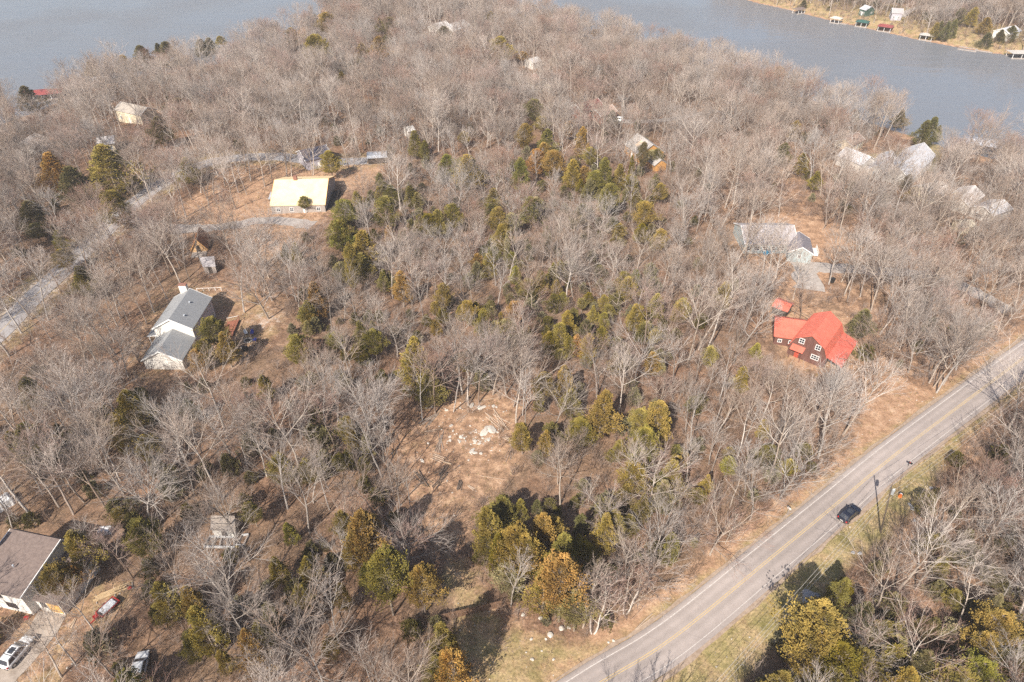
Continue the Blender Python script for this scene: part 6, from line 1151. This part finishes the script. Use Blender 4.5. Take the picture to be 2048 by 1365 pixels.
def can(px, label, s=.3):
    b0 = at(*px); f = Fr(b0, .5); root = empty('fuel_can', b0, label, 'fuel can'); mm = mat('red plastic', (.5, .03, .025), None, 1, .4); b = MB(); b.box(f, -s, s, -s * .6, s * .6, 0, s * 1.6); b.build('body', mm, root); b = MB(); b.tube([f.p(s * .5, 0, s * 1.6), f.p(s * .9, 0, s * 2.2)], .05, 6); b.build('spout', M_BLACKP, root); part('handle', mm, root, 'box', f, -s * .6, s * .3, -.04, .04, s * 1.75, s * 1.9)
can(t5(1775, 940), 'red fuel can at the end of the yellow boards', .26); can(t6(370, 495), 'red fuel can in front of the white wall of the brown-roofed house', .3)
ta, tb_ = at(*t6(1370, 480)), at(*t6(1560, 300)); f = Fr((ta.x, ta.y, Tz(ta.x, ta.y)), math.atan2(tb_.y - ta.y, tb_.x - ta.x)); tr = empty('utility_trailer', f.p(1.5, 0, 0), 'red flatbed trailer loaded with pale sheets beside the yellow boards', 'trailer'); M_REDT = mat('red trailer paint', (.42, .025, .025), None, 1, .45)
for y in (-.8, .72): part('side_rail', M_REDT, tr, 'box', f, 0, 3.0, y, y + .08, .5, .75)
for x in (0, 2.92): part('end_rail', M_REDT, tr, 'box', f, x, x + .08, -.72, .72, .5, .75)
for i in range(6): part('plank', M_WEATH, tr, 'box', f, .1, 2.9, -.7 + i * .235, -.5 + i * .235, .48, .53)
part('tongue', M_REDT, tr, 'box', f, -1.6, 0, -.07, .07, .45, .57); part('toolbox', M_REDT, tr, 'box', f, -.75, -.05, -.35, .35, .58, 1.0)
for y in (-.95, .95): b = MB(); b.tube([f.p(1.5, y - .1, .33), f.p(1.5, y + .1, .33)], .33, 14); w = b.build('wheel', M_TYRE, tr); b = MB(); b.tube([f.p(1.5, y - .11, .33), f.p(1.5, y + .11, .33)], .16, 10); b.build('rim', M_RIM, w)
sh = empty('sheet_stack', f.p(1.6, 0, .55), 'pale sheets lying on the red trailer', 'sheets')
for i in range(4): part('sheet', mat('pale sheet', (.62, .64, .68), None, 1, .5), sh, 'box', f, .5 + RNG.uniform(-.1, .1), 2.6, -.6 + RNG.uniform(-.05, .05), .6, .55 + i * .06, .6 + i * .06)
def frame_bed(P, n, label):
    q = [at(*p, .35) for p in P]; root = empty('garden_planter', sum(q, Vector()) / 4 - Vector((0, 0, .35)), label, 'planter'); mm = mat('whitewashed timber', (.6, .6, .6), (.48, .48, .49), 1, .8)
    def bar(a, b_, m=mm): d = (b_ - a); fr_ = Fr(a, math.atan2(d.y, d.x)); return part('rail' if m is mm else 'cross_piece', m, root, 'box', fr_, 0, math.hypot(d.x, d.y), -.11, .11, -.38, .0)
    bar(q[0], q[1]); bar(q[3], q[2])
    for i in range(n + 1): a = q[0].lerp(q[1], i / n); b_ = q[3].lerp(q[2], i / n); d = (b_ - a).normalized(); bar(a + d * .12, b_ - d * .12, M_WEATH)
frame_bed([t7(255, 765), t7(830, 790), t7(800, 600), t7(365, 580)], 4, 'long whitewashed timber frame with four open bays in front of the small shed')
frame_bed([t7(850, 740), t7(985, 750), t7(1085, 545), t7(960, 550)], 1, 'short whitewashed timber frame right of the four-bay one')
yb_ = at(*t7(885, 805)); f = Fr(yb_, .2); yo = empty('yellow_bucket', yb_, 'small yellow bucket beside the timber frames', 'bucket'); b = MB(); b.tube([f.p(0, 0, 0), f.p(0, 0, .45)], [.2, .26], 12); b.build('body', mat('yellow plastic', (.7, .45, .05), None, 1, .5), yo); b = MB(); b.tube([f.p(-.26, 0, .45), f.p(-.15, 0, .62), f.p(.15, 0, .62), f.p(.26, 0, .45)], .015, 4); b.build('handle', M_METAL, yo)
# ---------------------------------------------------------------- odds and ends elsewhere
def tank(px, ang, L, r, label):
    b0 = at(*px); f = Fr(b0, ang); root = empty('propane_tank', b0, label, 'tank'); b = MB(); z = r + .25; b.tube([f.p(-L / 2, 0, z), f.p(-L / 2 + .08, 0, z), f.p(-L / 2 + .3, 0, z), f.p(L / 2 - .3, 0, z), f.p(L / 2 - .08, 0, z), f.p(L / 2, 0, z)], [r * .3, r * .75, r, r, r * .75, r * .3], 12); b.build('shell', M_TRIM, root, smooth=True)
    b = MB(); b.tube([f.p(0, 0, z + r * .9), f.p(0, 0, z + r + .2)], .18, 10); b.build('dome', M_TRIM, root)
    for x in (-L * .28, L * .28): part('foot', M_CONC, root, 'box', f, x - .1, x + .1, -r * .8, r * .8, 0, .35)
tank(t3(675, 925), -.5, 2.4, .45, 'white propane tank in front of the red-roofed house'); tank(t3(535, 790), .9, 1.7, .35, 'smaller white tank left of the red porch roof')
def bin_(px, label, m, w=.6, h=1.05):
    b0 = at(*px); f = Fr(b0, .4); root = empty('wheeled_bin', b0, label, 'bin'); b = MB(); a, c = w / 2 * .8, w / 2; b.add([f.p(x * a, y * a, .08) for x, y in ((-1, -1), (1, -1), (1, 1), (-1, 1))] + [f.p(x * c, y * c, h) for x, y in ((-1, -1), (1, -1), (1, 1), (-1, 1))], [(3, 2, 1, 0), (4, 5, 6, 7), (0, 1, 5, 4), (1, 2, 6, 5), (2, 3, 7, 6), (3, 0, 4, 7)]); b.build('body', m, root)
    part('lid', m, root, 'box', f, -c - .04, c + .04, -c - .04, c + .06, h, h + .08)
    for y in (-.22, .22): b = MB(); b.tube([f.p(-c * .9, y - .04, .13), f.p(-c * .9, y + .04, .13)], .13, 10); b.build('wheel', M_TYRE, root)
bin_((1664, 566), 'tall dark wheeled bin standing beside the gravel lane', M_BLACKP, .8, 1.3); bin_((1592, 517), 'blue wheeled bin against the front wing of the pale blue house', M_BLUEP)
kb = at(2037, 369, .2); f = Fr(kb - Vector((0, 0, .2)), .5); ky = empty('kayak', f.p(0, 0, 0), 'bright blue kayak lying in brush at the right edge', 'kayak'); b = MB(); b.tube([f.p(-2.2, 0, .35), f.p(-1.4, 0, .3), f.p(0, 0, .3), f.p(1.4, 0, .3), f.p(2.2, 0, .35)], [.05, .32, .5, .32, .05], 10); b.build('hull', mat('sky blue plastic', (.05, .22, .62), None, 1, .4), ky); b = MB(); b.box(f, -.5, .4, -.25, .25, .7, .82); b.build('cockpit', M_BLACKP, ky)
ob = at(1800, 993); f = Fr(ob, .9); rb_ = empty('roadside_barrel', ob, 'small orange and white barrel toppled in the verge grass', 'barrel'); b = MB(); b.tube([f.p(-.45, 0, .28), f.p(.1, 0, .28)], .28, 12); b.build('orange_band', mat('orange plastic', (.75, .2, .05), None, 1, .5), rb_); b = MB(); b.tube([f.p(.1, 0, .28), f.p(.32, 0, .28)], .275, 12); b.build('white_band', M_TRIM, rb_); b = MB(); b.tube([f.p(.32, 0, .3), f.p(.42, 0, .3)], .4, 12); b.build('base', M_BLACKP, rb_)
sp = at(930, 1342); f = Fr(sp, 1.2); sc_ = empty('scrap_pile', sp, 'dark heap of old boards under the cedar at the bottom edge', 'scrap pile')
for i in range(9): g = Fr(sp + Vector((RNG.uniform(-.5, .5), RNG.uniform(-.9, .9), 0)), RNG.uniform(.9, 1.9)); part('board', M_DARK if i % 3 else M_WEATH, sc_, 'box', g, -RNG.uniform(.6, 1.1), RNG.uniform(.6, 1.1), -.12, .12, i * .06, i * .06 + .05)
bp_ = at(1003, 1288); o = empty('brush_pile', bp_, 'round heap of cut brush in the grass near the road', 'brush pile')
for k, (dx, dy, s) in enumerate(((0, 0, .8), (.7, .3, .6), (-.6, .4, .6), (.1, -.6, .6))):
    c = bpy.data.objects.new('branch_heap', BR[(0, 2)[k % 2]]); COL.objects.link(c); c.parent = o; c.location = (dx, dy, 0); c.scale = (s, s, s * .6); c.rotation_euler = (0, 0, k * 1.7)
# ---------------------------------------------------------------- air
def haze(density):
    b = MB(); f = Fr((0, 0, 0), 0); b.box(f, -900, 900, -120, 1500, -14, CAM_H + 6)
    m = bpy.data.materials.new('haze'); m.use_nodes = True; nt = m.node_tree; nt.nodes.remove(nt.nodes['Principled BSDF'])
    v = nt.nodes.new('ShaderNodeVolumePrincipled'); v.inputs['Color'].default_value = (0.95, 0.93, 0.95, 1); v.inputs['Density'].default_value = density; v.inputs['Anisotropy'].default_value = 0.0
    nt.links.new(v.outputs[0], nt.nodes['Material Output'].inputs['Volume'])
    o = b.build('haze', m); tag(o, 'thin pale haze in the air over the lake and woods', 'haze', kind='stuff'); o.display_type = 'WIRE'
haze(0.0002)
